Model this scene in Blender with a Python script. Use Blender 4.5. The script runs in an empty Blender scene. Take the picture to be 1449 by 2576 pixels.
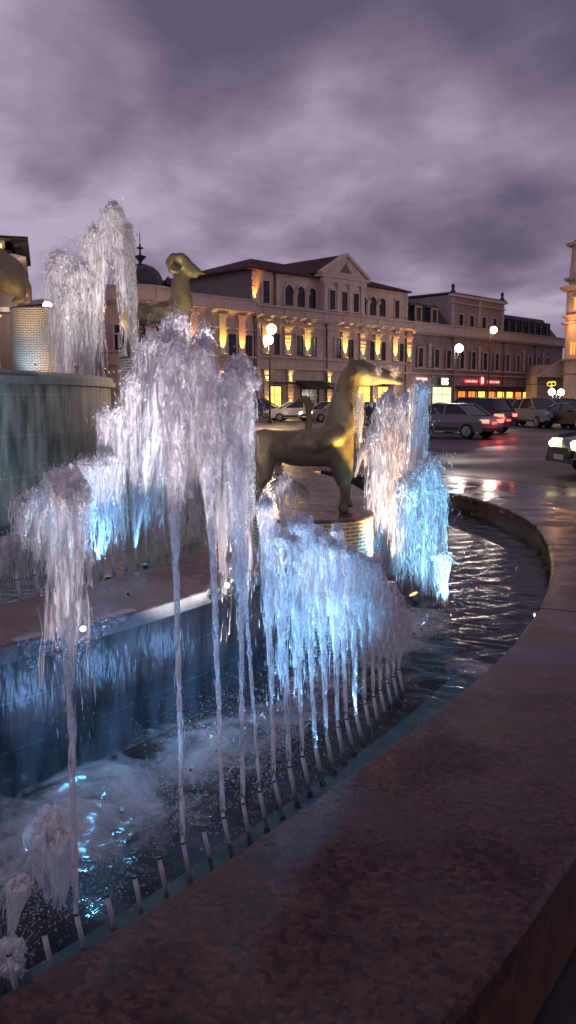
import bpy, bmesh, math, random
import numpy as np
from mathutils import Vector, Matrix
sc = bpy.context.scene
COL = sc.collection
PI = math.pi
random.seed(7)
RNG = np.random.default_rng(11)

# ------------------------------------------------------------------ camera maths
F = 2100.0; PITCH = math.atan(280 / 2100); CS, SN = math.cos(PITCH), math.sin(PITCH); CZ = 1.6
def ray(x, y):
    u = x - 724.5; v = y - 1288
    return (u, F * CS - v * SN, -F * SN - v * CS)
def P(x, y, Y):                     # point at a depth
    r = ray(x, y); t = Y / r[1]; return Vector((r[0] * t, Y, CZ + r[2] * t))
def G(x, y, z):                     # point on a level plane
    r = ray(x, y); t = (z - CZ) / r[2]; return Vector((r[0] * t, r[1] * t, z))

# ------------------------------------------------------------------ objects
def tag(o, label=None, cat=None, group=None, kind=None):
    if label: o['label'] = label
    if cat: o['category'] = cat
    if group: o['group'] = group
    if kind: o['kind'] = kind
    return o
def empty(name, loc=(0, 0, 0), rz=0.0):
    o = bpy.data.objects.new(name, None); COL.objects.link(o)
    o.location = loc; o.rotation_euler = (0, 0, rz); o.empty_display_size = .1
    return o
def link_mesh(name, me, parent=None):
    o = bpy.data.objects.new(name, me); COL.objects.link(o)
    if parent: o.parent = parent
    return o
class MB:
    def __init__(s): s.v = []; s.f = []; s.uv = None
    def add(s, vs, fs):
        n = len(s.v); s.v += [tuple(p) for p in vs]; s.f += [tuple(i + n for i in f) for f in fs]
    def box(s, c, d, rz=0.0, M=None):
        x, y, z = d[0] / 2, d[1] / 2, d[2] / 2
        vs = [Vector((a, b, e)) for a in (-x, x) for b in (-y, y) for e in (-z, z)]
        R = Matrix.Rotation(rz, 3, 'Z')
        vs = [R @ p + Vector(c) for p in vs]
        if M: vs = [M @ p for p in vs]
        s.add(vs, [(0, 1, 3, 2), (4, 6, 7, 5), (0, 4, 5, 1), (2, 3, 7, 6), (0, 2, 6, 4), (1, 5, 7, 3)])
        return s
    def prism(s, pts, fn):          # pts: 2d outline; fn(a,b,k) -> 3d for k = 0, 1
        n = len(pts)
        vs = [fn(a, b, 0) for a, b in pts] + [fn(a, b, 1) for a, b in pts]
        s.add(vs, [tuple(range(n - 1, -1, -1)), tuple(range(n, 2 * n))] + [(i, (i + 1) % n, n + (i + 1) % n, n + i) for i in range(n)])
        return s
    def tube(s, pts, rs, n=8, cap=True):
        pts = [Vector(p) for p in pts]
        if not hasattr(rs, '__len__'): rs = [rs] * len(pts)
        base = len(s.v)
        for i, p in enumerate(pts):
            t = (pts[min(i + 1, len(pts) - 1)] - pts[max(i - 1, 0)]).normalized()
            a = t.orthogonal().normalized() if abs(t.z) < .95 else (Vector((1, 0, 0)) - t * t.x).normalized()
            b = t.cross(a)
            for k in range(n):
                an = 2 * PI * k / n
                s.v.append(tuple(p + (a * math.cos(an) + b * math.sin(an)) * rs[i]))
        for i in range(len(pts) - 1):
            for k in range(n):
                a0 = base + i * n + k; a1 = base + i * n + (k + 1) % n
                s.f.append((a0, a1, a1 + n, a0 + n))
        if cap:
            s.f.append(tuple(base + k for k in range(n - 1, -1, -1)))
            s.f.append(tuple(base + (len(pts) - 1) * n + k for k in range(n)))
        return s
    def lathe(s, prof, c=(0, 0, 0), n=32, a0=0.0, a1=2 * PI, sy=1.0):
        full = abs(a1 - a0 - 2 * PI) < 1e-6
        m = n if full else n + 1; base = len(s.v); c = Vector(c)
        for r, z in prof:
            for k in range(m):
                an = a0 + (a1 - a0) * k / n
                s.v.append((c.x + r * math.cos(an), c.y + r * sy * math.sin(an), c.z + z))
        for i in range(len(prof) - 1):
            for k in range(n):
                a = base + i * m + k; b = base + i * m + (k + 1) % m
                s.f.append((a, b, b + m, a + m))
        return s
    def ball(s, c, r, n=10, m=6):
        pr = [(math.sin(PI * i / m) * r + 1e-5, -math.cos(PI * i / m) * r) for i in range(m + 1)]
        return s.lathe(pr, c, n)
    def build(s, name, mat, parent=None, smooth=False, bevel=0, shift=None):
        me = bpy.data.meshes.new(name)
        vs = s.v if shift is None else [(a[0] - shift[0], a[1] - shift[1], a[2] - shift[2]) for a in s.v]
        me.from_pydata(vs, [], s.f); me.validate(); me.update()
        me.materials.append(mat)
        if smooth: me.polygons.foreach_set('use_smooth', [True] * len(me.polygons))
        o = link_mesh(name, me, parent)
        if bevel:
            b = o.modifiers.new('bevel', 'BEVEL'); b.width = bevel; b.segments = 2; b.limit_method = 'ANGLE'
        return o

# ------------------------------------------------------------------ materials
def lin(c): return tuple((x / 12.92 if x <= .04045 else ((x + .055) / 1.055) ** 2.4) for x in (v / 255 for v in c))
MATS = {}
def mat(name, col, rough=.6, metal=0.0, noise=0.0, nscale=5.0, bump=0.0, bscale=40.0, emit=None, estr=0.0, spec=.5, coat=0.0, stretch=(1, 1, 1), col2=None, rnoise=0.0):
    m = bpy.data.materials.new(name); m.use_nodes = True; nt = m.node_tree; b = nt.nodes['Principled BSDF']
    b.inputs['Base Color'].default_value = (*col, 1); b.inputs['Roughness'].default_value = rough
    b.inputs['Metallic'].default_value = metal; b.inputs['Specular IOR Level'].default_value = spec
    b.inputs['Coat Weight'].default_value = coat; b.inputs['Coat Roughness'].default_value = .05
    if emit: b.inputs['Emission Color'].default_value = (*emit, 1); b.inputs['Emission Strength'].default_value = estr
    if noise or bump or rnoise:
        tc = nt.nodes.new('ShaderNodeTexCoord'); mp = nt.nodes.new('ShaderNodeMapping'); mp.inputs['Scale'].default_value = stretch
        nt.links.new(tc.outputs['Object'], mp.inputs['Vector'])
    if noise:
        n = nt.nodes.new('ShaderNodeTexNoise'); n.inputs['Scale'].default_value = nscale; n.inputs['Detail'].default_value = 6; n.inputs['Roughness'].default_value = .65
        nt.links.new(mp.outputs[0], n.inputs['Vector'])
        mx = nt.nodes.new('ShaderNodeMix'); mx.data_type = 'RGBA'
        c2 = col2 or tuple(x * (1 + noise) for x in col); c1 = tuple(x * (1 - noise) for x in col) if not col2 else col
        mx.inputs['A'].default_value = (*c1, 1); mx.inputs['B'].default_value = (*c2, 1)
        mr = nt.nodes.new('ShaderNodeMapRange'); mr.inputs['From Min'].default_value = .32; mr.inputs['From Max'].default_value = .68
        nt.links.new(n.outputs['Fac'], mr.inputs['Value']); nt.links.new(mr.outputs[0], mx.inputs['Factor'])
        nt.links.new(mx.outputs['Result'], b.inputs['Base Color'])
    if rnoise:
        n2 = nt.nodes.new('ShaderNodeTexNoise'); n2.inputs['Scale'].default_value = nscale * .6; n2.inputs['Detail'].default_value = 4
        nt.links.new(mp.outputs[0], n2.inputs['Vector'])
        r2 = nt.nodes.new('ShaderNodeMapRange'); r2.inputs['From Min'].default_value = .35; r2.inputs['From Max'].default_value = .65
        r2.inputs['To Min'].default_value = max(.02, rough - rnoise); r2.inputs['To Max'].default_value = rough + rnoise
        nt.links.new(n2.outputs['Fac'], r2.inputs['Value']); nt.links.new(r2.outputs[0], b.inputs['Roughness'])
    if bump:
        n = nt.nodes.new('ShaderNodeTexNoise'); n.inputs['Scale'].default_value = bscale; n.inputs['Detail'].default_value = 5
        nt.links.new(mp.outputs[0], n.inputs['Vector'])
        bp = nt.nodes.new('ShaderNodeBump'); bp.inputs['Strength'].default_value = bump; bp.inputs['Distance'].default_value = .02
        nt.links.new(n.outputs['Fac'], bp.inputs['Height']); nt.links.new(bp.outputs[0], b.inputs['Normal'])
    MATS[name] = m
    return m
def emis(name, col, s): return mat(name, (.05, .05, .05), .5, emit=col, estr=s)

STONE = mat('facade_stone', (.55, .415, .335), .85, noise=.24, nscale=.9, bump=.2, bscale=6, stretch=(1, 1, .6))
STONE_G = mat('grey_stone', (.33, .265, .26), .85, noise=.26, nscale=.6, bump=.2, bscale=6, stretch=(1, 1, .5))
TRIM = mat('trim_stone', (.56, .44, .40), .8, noise=.1, nscale=1.5)
WALL_GREY = mat('grey_render', (.17, .155, .17), .9, noise=.08, nscale=.4)
ROOF = mat('tin_roof', (.075, .030, .032), .85, noise=.15, nscale=1.0, spec=.2)
MANSARD = mat('slate_mansard', (.035, .038, .05), .5, noise=.2, nscale=2)
DOME = mat('dome_metal', (.035, .03, .045), .45, noise=.2, nscale=1)
GLASS_D = mat('dark_pane', (.012, .008, .01), .2, noise=.5, nscale=1.3, rnoise=.1)
FRAME = mat('window_frame', (.11, .07, .065), .6)
LIT_Y = emis('lit_pane_yellow', (1.0, .62, .12), 2.2)
LIT_O = emis('lit_pane_orange', (1.0, .30, .05), 1.2)
LIT_W = emis('lit_pane_white', (.9, 1.0, .55), 1.3)
AWN = mat('awning', (.02, .013, .015), .7)
SLATE = None

def brick_mat():
    m = bpy.data.materials.new('mosaic_courses'); m.use_nodes = True; nt = m.node_tree; b = nt.nodes['Principled BSDF']
    tc = nt.nodes.new('ShaderNodeTexCoord'); sx = nt.nodes.new('ShaderNodeSeparateXYZ'); nt.links.new(tc.outputs['Object'], sx.inputs[0])
    at = nt.nodes.new('ShaderNodeMath'); at.operation = 'ARCTAN2'
    nt.links.new(sx.outputs['Y'], at.inputs[0]); nt.links.new(sx.outputs['X'], at.inputs[1])
    mu = nt.nodes.new('ShaderNodeMath'); mu.operation = 'MULTIPLY'; mu.inputs[1].default_value = .39; nt.links.new(at.outputs[0], mu.inputs[0])
    cb = nt.nodes.new('ShaderNodeCombineXYZ'); nt.links.new(mu.outputs[0], cb.inputs[0]); nt.links.new(sx.outputs['Z'], cb.inputs[1])
    br = nt.nodes.new('ShaderNodeTexBrick'); nt.links.new(cb.outputs[0], br.inputs['Vector'])
    br.inputs['Scale'].default_value = 1; br.inputs['Brick Width'].default_value = .075; br.inputs['Row Height'].default_value = .024
    br.inputs['Mortar Size'].default_value = .0042; br.inputs['Mortar Smooth'].default_value = .2
    br.inputs['Color1'].default_value = (.20, .17, .11, 1); br.inputs['Color2'].default_value = (.30, .26, .17, 1); br.inputs['Mortar'].default_value = (.72, .66, .5, 1)
    nt.links.new(br.outputs['Color'], b.inputs['Base Color']); b.inputs['Roughness'].default_value = .35
    bp = nt.nodes.new('ShaderNodeBump'); bp.inputs['Strength'].default_value = .5; bp.inputs['Distance'].default_value = .006
    nt.links.new(br.outputs['Fac'], bp.inputs['Height']); nt.links.new(bp.outputs[0], b.inputs['Normal'])
    return m
BRICK = brick_mat()
DRUM_TOP = mat('drum_top_granite', (.10, .055, .045), .25, noise=.4, nscale=9, rnoise=.15)
GOLD = mat('gilded_bronze', (.27, .205, .10), .52, metal=.35, noise=.25, nscale=4, bump=.3, bscale=14, rnoise=.12, col2=(.15, .125, .075))

def granite():
    m = bpy.data.materials.new('red_granite'); m.use_nodes = True; nt = m.node_tree; b = nt.nodes['Principled BSDF']
    tc = nt.nodes.new('ShaderNodeTexCoord')
    v = nt.nodes.new('ShaderNodeTexVoronoi'); v.inputs['Scale'].default_value = 70; nt.links.new(tc.outputs['Object'], v.inputs['Vector'])
    n0 = nt.nodes.new('ShaderNodeTexNoise'); n0.inputs['Scale'].default_value = 9; n0.inputs['Detail'].default_value = 4; nt.links.new(tc.outputs['Object'], n0.inputs['Vector'])
    v.inputs['Randomness'].default_value = 1
    sep = nt.nodes.new('ShaderNodeSeparateColor'); nt.links.new(v.outputs['Color'], sep.inputs[0])
    cr = nt.nodes.new('ShaderNodeValToRGB'); e = cr.color_ramp.elements
    e[0].position = 0; e[0].color = (.024, .010, .009, 1); e[1].position = 1; e[1].color = (.125, .047, .039, 1)
    x = e.new(.35); x.color = (.058, .022, .019, 1); x = e.new(.7); x.color = (.080, .031, .027, 1)
    nt.links.new(sep.outputs[0], cr.inputs['Fac'])
    mx = nt.nodes.new('ShaderNodeMix'); mx.data_type = 'RGBA'; mx.blend_type = 'MULTIPLY'; mx.inputs['Factor'].default_value = .7
    cr2 = nt.nodes.new('ShaderNodeValToRGB'); cr2.color_ramp.elements[0].position = .35; cr2.color_ramp.elements[0].color = (.5, .5, .5, 1); cr2.color_ramp.elements[1].position = .65
    nt.links.new(n0.outputs['Fac'], cr2.inputs['Fac']); nt.links.new(cr.outputs[0], mx.inputs['A']); nt.links.new(cr2.outputs[0], mx.inputs['B'])
    nt.links.new(mx.outputs['Result'], b.inputs['Base Color'])
    nn = nt.nodes.new('ShaderNodeTexNoise'); nn.inputs['Scale'].default_value = 2.2; nn.inputs['Detail'].default_value = 5; nt.links.new(tc.outputs['Object'], nn.inputs['Vector'])
    mr = nt.nodes.new('ShaderNodeMapRange'); mr.inputs['From Min'].default_value = .40; mr.inputs['From Max'].default_value = .60; mr.inputs['To Min'].default_value = .10; mr.inputs['To Max'].default_value = .36
    nt.links.new(nn.outputs['Fac'], mr.inputs['Value']); nt.links.new(mr.outputs[0], b.inputs['Roughness'])
    b.inputs['Specular IOR Level'].default_value = .3
    bn = nt.nodes.new('ShaderNodeTexNoise'); bn.inputs['Scale'].default_value = 6; bn.inputs['Detail'].default_value = 3; nt.links.new(tc.outputs['Object'], bn.inputs['Vector'])
    bp = nt.nodes.new('ShaderNodeBump'); bp.inputs['Strength'].default_value = .12; bp.inputs['Distance'].default_value = .01
    nt.links.new(bn.outputs['Fac'], bp.inputs['Height']); nt.links.new(bp.outputs[0], b.inputs['Normal'])
    return m
GRANITE = granite()
MORTAR = mat('joint_mortar', (.07, .055, .055), .5)

def tile_mat(name, c1, c2, cm, h, w, rough=.25, R=8.3):
    m = bpy.data.materials.new(name); m.use_nodes = True; nt = m.node_tree; b = nt.nodes['Principled BSDF']
    tc = nt.nodes.new('ShaderNodeTexCoord'); sx = nt.nodes.new('ShaderNodeSeparateXYZ'); nt.links.new(tc.outputs['Object'], sx.inputs[0])
    at = nt.nodes.new('ShaderNodeMath'); at.operation = 'ARCTAN2'
    nt.links.new(sx.outputs['Y'], at.inputs[0]); nt.links.new(sx.outputs['X'], at.inputs[1])
    mu = nt.nodes.new('ShaderNodeMath'); mu.operation = 'MULTIPLY'; mu.inputs[1].default_value = R; nt.links.new(at.outputs[0], mu.inputs[0])
    cb = nt.nodes.new('ShaderNodeCombineXYZ'); nt.links.new(mu.outputs[0], cb.inputs[0]); nt.links.new(sx.outputs['Z'], cb.inputs[1])
    br = nt.nodes.new('ShaderNodeTexBrick'); nt.links.new(cb.outputs[0], br.inputs['Vector'])
    br.inputs['Scale'].default_value = 1; br.inputs['Brick Width'].default_value = w; br.inputs['Row Height'].default_value = h
    br.inputs['Mortar Size'].default_value = .003; br.inputs['Mortar Smooth'].default_value = .1
    br.inputs['Color1'].default_value = (*c1, 1); br.inputs['Color2'].default_value = (*c2, 1); br.inputs['Mortar'].default_value = (*cm, 1)
    n = nt.nodes.new('ShaderNodeTexNoise'); n.inputs['Scale'].default_value = 3.5; n.inputs['Detail'].default_value = 7
    mp = nt.nodes.new('ShaderNodeMapping'); mp.inputs['Scale'].default_value = (2.5, .6, 1); nt.links.new(cb.outputs[0], mp.inputs[0]); nt.links.new(mp.outputs[0], n.inputs['Vector'])
    cr = nt.nodes.new('ShaderNodeValToRGB'); cr.color_ramp.elements[0].position = .35; cr.color_ramp.elements[0].color = (.3, .3, .3, 1); cr.color_ramp.elements[1].position = .68; cr.color_ramp.elements[1].color = (1.5, 1.5, 1.5, 1)
    nt.links.new(n.outputs['Fac'], cr.inputs['Fac'])
    mx = nt.nodes.new('ShaderNodeMix'); mx.data_type = 'RGBA'; mx.blend_type = 'MULTIPLY'; mx.inputs['Factor'].default_value = 1
    nt.links.new(br.outputs['Color'], mx.inputs['A']); nt.links.new(cr.outputs[0], mx.inputs['B']); nt.links.new(mx.outputs['Result'], b.inputs['Base Color'])
    b.inputs['Roughness'].default_value = rough
    w2 = nt.nodes.new('ShaderNodeTexNoise'); w2.inputs['Scale'].default_value = 30; w2.inputs['Detail'].default_value = 3
    mp2 = nt.nodes.new('ShaderNodeMapping'); mp2.inputs['Scale'].default_value = (1, .25, 1); nt.links.new(cb.outputs[0], mp2.inputs[0]); nt.links.new(mp2.outputs[0], w2.inputs['Vector'])
    bp = nt.nodes.new('ShaderNodeBump'); bp.inputs['Strength'].default_value = .5; bp.inputs['Distance'].default_value = .012
    nt.links.new(w2.outputs['Fac'], bp.inputs['Height']); nt.links.new(bp.outputs[0], b.inputs['Normal'])
    return m
SLATE = tile_mat('wet_slate_tiles', (.10, .105, .11), (.13, .13, .135), (.20, .20, .20), .2, 1.9)
SLATE2 = tile_mat('mossy_slate_tiles', (.19, .23, .22), (.24, .25, .23), (.36, .36, .34), .33, 1.9, .35, 5.6)
TEAL = mat('pale_teal_tile', (.25, .36, .34), .5, noise=.3, nscale=7)
FLOOR = mat('pool_floor_tile', (.03, .04, .055), .6, noise=.4, nscale=5)

def water_mat(name, tint, bscale, bstr, foam=0.0, dist=.02):
    m = bpy.data.materials.new(name); m.use_nodes = True; nt = m.node_tree
    for n in list(nt.nodes):
        if n.type != 'OUTPUT_MATERIAL': nt.nodes.remove(n)
    out = [n for n in nt.nodes if n.type == 'OUTPUT_MATERIAL'][0]
    tc = nt.nodes.new('ShaderNodeTexCoord')
    mp = nt.nodes.new('ShaderNodeMapping'); mp.inputs['Scale'].default_value = (1, 1.4, 1); nt.links.new(tc.outputs['Object'], mp.inputs[0])
    n1 = nt.nodes.new('ShaderNodeTexNoise'); n1.inputs['Scale'].default_value = bscale; n1.inputs['Detail'].default_value = 5; n1.inputs['Distortion'].default_value = .6
    nt.links.new(mp.outputs[0], n1.inputs['Vector'])
    bp = nt.nodes.new('ShaderNodeBump'); bp.inputs['Strength'].default_value = bstr; bp.inputs['Distance'].default_value = dist
    nt.links.new(n1.outputs['Fac'], bp.inputs['Height'])
    tr = nt.nodes.new('ShaderNodeBsdfTransparent'); tr.inputs['Color'].default_value = (*tint, 1)
    gl = nt.nodes.new('ShaderNodeBsdfGlossy'); gl.inputs['Roughness'].default_value = .10; gl.inputs['Color'].default_value = (.6, .6, .62, 1); nt.links.new(bp.outputs[0], gl.inputs['Normal'])
    fr = nt.nodes.new('ShaderNodeFresnel'); fr.inputs['IOR'].default_value = 1.36; nt.links.new(bp.outputs[0], fr.inputs['Normal'])
    mx = nt.nodes.new('ShaderNodeMixShader'); nt.links.new(fr.outputs[0], mx.inputs[0]); nt.links.new(tr.outputs[0], mx.inputs[1]); nt.links.new(gl.outputs[0], mx.inputs[2])
    last = mx
    if foam:
        n2 = nt.nodes.new('ShaderNodeTexNoise'); n2.inputs['Scale'].default_value = 3.2; n2.inputs['Detail'].default_value = 9; n2.inputs['Roughness'].default_value = .7; n2.inputs['Distortion'].default_value = 1.2
        nt.links.new(tc.outputs['Object'], n2.inputs['Vector'])
        at = nt.nodes.new('ShaderNodeAttribute'); at.attribute_name = 'foam'
        ad = nt.nodes.new('ShaderNodeMath'); ad.operation = 'ADD'; nt.links.new(n2.outputs['Fac'], ad.inputs[0]); nt.links.new(at.outputs['Fac'], ad.inputs[1])
        mr = nt.nodes.new('ShaderNodeMapRange'); mr.inputs['From Min'].default_value = .72; mr.inputs['From Max'].default_value = 1.12; mr.inputs['To Max'].default_value = foam
        nt.links.new(ad.outputs[0], mr.inputs['Value'])
        df = nt.nodes.new('ShaderNodeBsdfDiffuse'); df.inputs['Color'].default_value = (.62, .66, .70, 1)
        m2 = nt.nodes.new('ShaderNodeMixShader'); nt.links.new(mr.outputs[0], m2.inputs[0]); nt.links.new(mx.outputs[0], m2.inputs[1]); nt.links.new(df.outputs[0], m2.inputs[2])
        last = m2
    nt.links.new(last.outputs[0], out.inputs['Surface'])
    return m
WATER = water_mat('pool_water', (.6, .78, .82), 9, .27, foam=.95, dist=.03)
WATER2 = water_mat('upper_pool_water', (.5, .62, .62), 12, .8, dist=.02)

def spray_mat(name, col, alpha=1.0, streak=False, rough=.25, lumpy=False):
    m = bpy.data.materials.new(name); m.use_nodes = True; nt = m.node_tree
    for n in list(nt.nodes):
        if n.type != 'OUTPUT_MATERIAL': nt.nodes.remove(n)
    out = [n for n in nt.nodes if n.type == 'OUTPUT_MATERIAL'][0]
    df = nt.nodes.new('ShaderNodeBsdfDiffuse'); df.inputs['Color'].default_value = (*col, 1)
    tl = nt.nodes.new('ShaderNodeBsdfTranslucent'); tl.inputs['Color'].default_value = (*col, 1)
    gl = nt.nodes.new('ShaderNodeBsdfGlossy'); gl.inputs['Roughness'].default_value = rough; gl.inputs['Color'].default_value = (1, 1, 1, 1)
    a = nt.nodes.new('ShaderNodeMixShader'); a.inputs[0].default_value = .5; nt.links.new(df.outputs[0], a.inputs[1]); nt.links.new(tl.outputs[0], a.inputs[2])
    b = nt.nodes.new('ShaderNodeMixShader'); b.inputs[0].default_value = .2; nt.links.new(a.outputs[0], b.inputs[1]); nt.links.new(gl.outputs[0], b.inputs[2])
    tr = nt.nodes.new('ShaderNodeBsdfTransparent')
    c = nt.nodes.new('ShaderNodeMixShader'); nt.links.new(tr.outputs[0], c.inputs[1]); nt.links.new(b.outputs[0], c.inputs[2]); c.inputs[0].default_value = alpha
    if streak:
        tc = nt.nodes.new('ShaderNodeTexCoord'); mp = nt.nodes.new('ShaderNodeMapping'); mp.inputs['Scale'].default_value = (30, 30, 14) if lumpy else (48, 48, 3.5)
        nt.links.new(tc.outputs['Object'], mp.inputs[0])
        n = nt.nodes.new('ShaderNodeTexNoise'); n.inputs['Scale'].default_value = 1; n.inputs['Detail'].default_value = 4; n.inputs['Roughness'].default_value = .6
        nt.links.new(mp.outputs[0], n.inputs['Vector'])
        mr = nt.nodes.new('ShaderNodeMapRange'); mr.inputs['From Min'].default_value = .40 if lumpy else .45; mr.inputs['From Max'].default_value = .56 if lumpy else .60; mr.inputs['To Max'].default_value = alpha; mr.inputs['To Min'].default_value = .0
        bp = nt.nodes.new('ShaderNodeBump'); bp.inputs['Strength'].default_value = 1; bp.inputs['Distance'].default_value = .006; nt.links.new(n.outputs['Fac'], bp.inputs['Height'])
        for q in (df, tl, gl): nt.links.new(bp.outputs[0], q.inputs['Normal'])
        nt.links.new(n.outputs['Fac'], mr.inputs['Value']); nt.links.new(mr.outputs[0], c.inputs[0])
    nt.links.new(c.outputs[0], out.inputs['Surface'])
    return m
DROP = spray_mat('white_water', (.97, .96, .98), .72, rough=.18)
VEIL = spray_mat('water_veil', (.96, .95, .98), .62, True, rough=.15)
HEAD = spray_mat('frothy_water', (.97, .96, .98), .85, True, rough=.15, lumpy=True)
STREAM = spray_mat('stream_water', (.95, .95, .98), .8, True, rough=.15)
FOAM = spray_mat('foam_bubbles', (.85, .87, .9), .45)

# ------------------------------------------------------------------ world
w = bpy.data.worlds.new('World'); sc.world = w; w.use_nodes = True
nt = w.node_tree; nt.nodes.clear()
out = nt.nodes.new('ShaderNodeOutputWorld'); bg = nt.nodes.new('ShaderNodeBackground'); nt.links.new(bg.outputs[0], out.inputs[0])
tc = nt.nodes.new('ShaderNodeTexCoord')
sky = nt.nodes.new('ShaderNodeTexSky'); sky.sky_type = 'NISHITA'; sky.sun_disc = False; sky.sun_elevation = math.radians(1.5); sky.sun_rotation = math.radians(250)
nrm = nt.nodes.new('ShaderNodeVectorMath'); nrm.operation = 'NORMALIZE'; nt.links.new(tc.outputs['Generated'], nrm.inputs[0])
sx = nt.nodes.new('ShaderNodeSeparateXYZ'); nt.links.new(nrm.outputs[0], sx.inputs[0])
def M(op, a, b=None, **k):
    n = nt.nodes.new('ShaderNodeMath'); n.operation = op
    for i, v in enumerate((a, b)):
        if v is None: continue
        if isinstance(v, (int, float)): n.inputs[i].default_value = v
        else: nt.links.new(v, n.inputs[i])
    n.use_clamp = k.get('clamp', False)
    return n.outputs[0]
den = M('ADD', M('MAXIMUM', sx.outputs['Z'], 0.0), .22)
px = M('DIVIDE', sx.outputs['X'], den); py = M('DIVIDE', sx.outputs['Y'], den)
cb = nt.nodes.new('ShaderNodeCombineXYZ'); nt.links.new(px, cb.inputs[0]); nt.links.new(py, cb.inputs[1])
def noise(scale, detail, rough, dist, off=(0, 0, 0), sc3=(1, 1, 1), rot=0.0):
    mp = nt.nodes.new('ShaderNodeMapping'); mp.inputs['Location'].default_value = off; mp.inputs['Scale'].default_value = sc3; mp.inputs['Rotation'].default_value = (0, 0, rot)
    nt.links.new(cb.outputs[0], mp.inputs[0])
    n = nt.nodes.new('ShaderNodeTexNoise'); n.inputs['Scale'].default_value = scale; n.inputs['Detail'].default_value = detail; n.inputs['Roughness'].default_value = rough; n.inputs['Distortion'].default_value = dist
    nt.links.new(mp.outputs[0], n.inputs['Vector']); return n.outputs['Fac']
nA = noise(1.3, 6, .5, .1, (3.1, 1.7, 0), (1.1, 1, 1), .5)
nB = noise(2.3, 8, .55, .2, (7.3, 4.2, 0), (1.1, .95, 1), .9)
val = M('ADD', M('MULTIPLY', nA, .74), M('SUBTRACT', M('MULTIPLY', nB, .62), .163))
def blob(x, y, width, amp):         # a broad bright or dark bank of cloud in one direction of the sky
    r = Vector(ray(x, y)).normalized()
    d = nt.nodes.new('ShaderNodeVectorMath'); d.operation = 'DOT_PRODUCT'; nt.links.new(nrm.outputs[0], d.inputs[0]); d.inputs[1].default_value = r
    mr = nt.nodes.new('ShaderNodeMapRange'); mr.interpolation_type = 'SMOOTHSTEP'
    mr.inputs['From Min'].default_value = math.cos(math.radians(width)); mr.inputs['From Max'].default_value = 1; mr.inputs['To Max'].default_value = amp
    nt.links.new(d.outputs['Value'], mr.inputs['Value']); return mr.outputs[0]
for a in ((40, 260, 17, .20), (1000, 400, 9, .08), (560, 420, 12, .06), (1300, 560, 13, .16), (950, 40, 20, -.20), (1400, 240, 15, -.15), (400, 0, 10, -.10), (230, 420, 7, -.06),
          (250, 620, 11, -.02), (700, 230, 6, .05), (1300, 700, 8, -.04), (750, 720, 8, -.03), (850, 520, 12, .06)):
    val = M('ADD', val, blob(*a))
cr = nt.nodes.new('ShaderNodeValToRGB'); e = cr.color_ramp.elements
e[0].position = .31; e[0].color = (*lin((98, 88, 114)), 1); e[1].position = .72; e[1].color = (*lin((184, 172, 194)), 1)
x = e.new(.46); x.color = (*lin((126, 112, 138)), 1); x = e.new(.58); x.color = (*lin((154, 139, 165)), 1)
nt.links.new(val, cr.inputs['Fac'])
mx = nt.nodes.new('ShaderNodeMix'); mx.data_type = 'RGBA'; mx.inputs['Factor'].default_value = .96
mul = nt.nodes.new('ShaderNodeMix'); mul.data_type = 'RGBA'; mul.blend_type = 'MULTIPLY'; mul.inputs['Factor'].default_value = 1; mul.inputs['B'].default_value = (.1, .1, .1, 1)
nt.links.new(sky.outputs[0], mul.inputs['A']); nt.links.new(mul.outputs['Result'], mx.inputs['A']); nt.links.new(cr.outputs[0], mx.inputs['B'])
nt.links.new(mx.outputs['Result'], bg.inputs['Color']); bg.inputs['Strength'].default_value = 1.0
sun = bpy.data.lights.new('sun', 'SUN'); sun.energy = .12; sun.angle = math.radians(30); sun.color = (1, .85, .9)
so = bpy.data.objects.new('sun', sun); COL.objects.link(so); so.rotation_euler = (math.radians(60), 0, math.radians(-60))

def lamp(name, kind, loc, power, col, target=None, size=.05, spot=60, blend=.5, parent=None):
    l = bpy.data.lights.new(name, kind); l.energy = power; l.color = col
    if kind == 'SPOT': l.spot_size = math.radians(spot); l.spot_blend = blend; l.shadow_soft_size = size
    if kind == 'POINT': l.shadow_soft_size = size
    if kind == 'AREA': l.size = size
    o = bpy.data.objects.new(name, l); COL.objects.link(o)
    loc = Vector(loc)
    if target is not None: o.rotation_euler = (Vector(target) - loc).to_track_quat('-Z', 'Y').to_euler()
    o.location = loc
    if parent: o.parent = parent; o.location = loc - parent.location
    return o
BLUE = (.22, .55, 1.0); AMBER = (1.0, .55, .16); WARM = (1.0, .78, .55)

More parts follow.
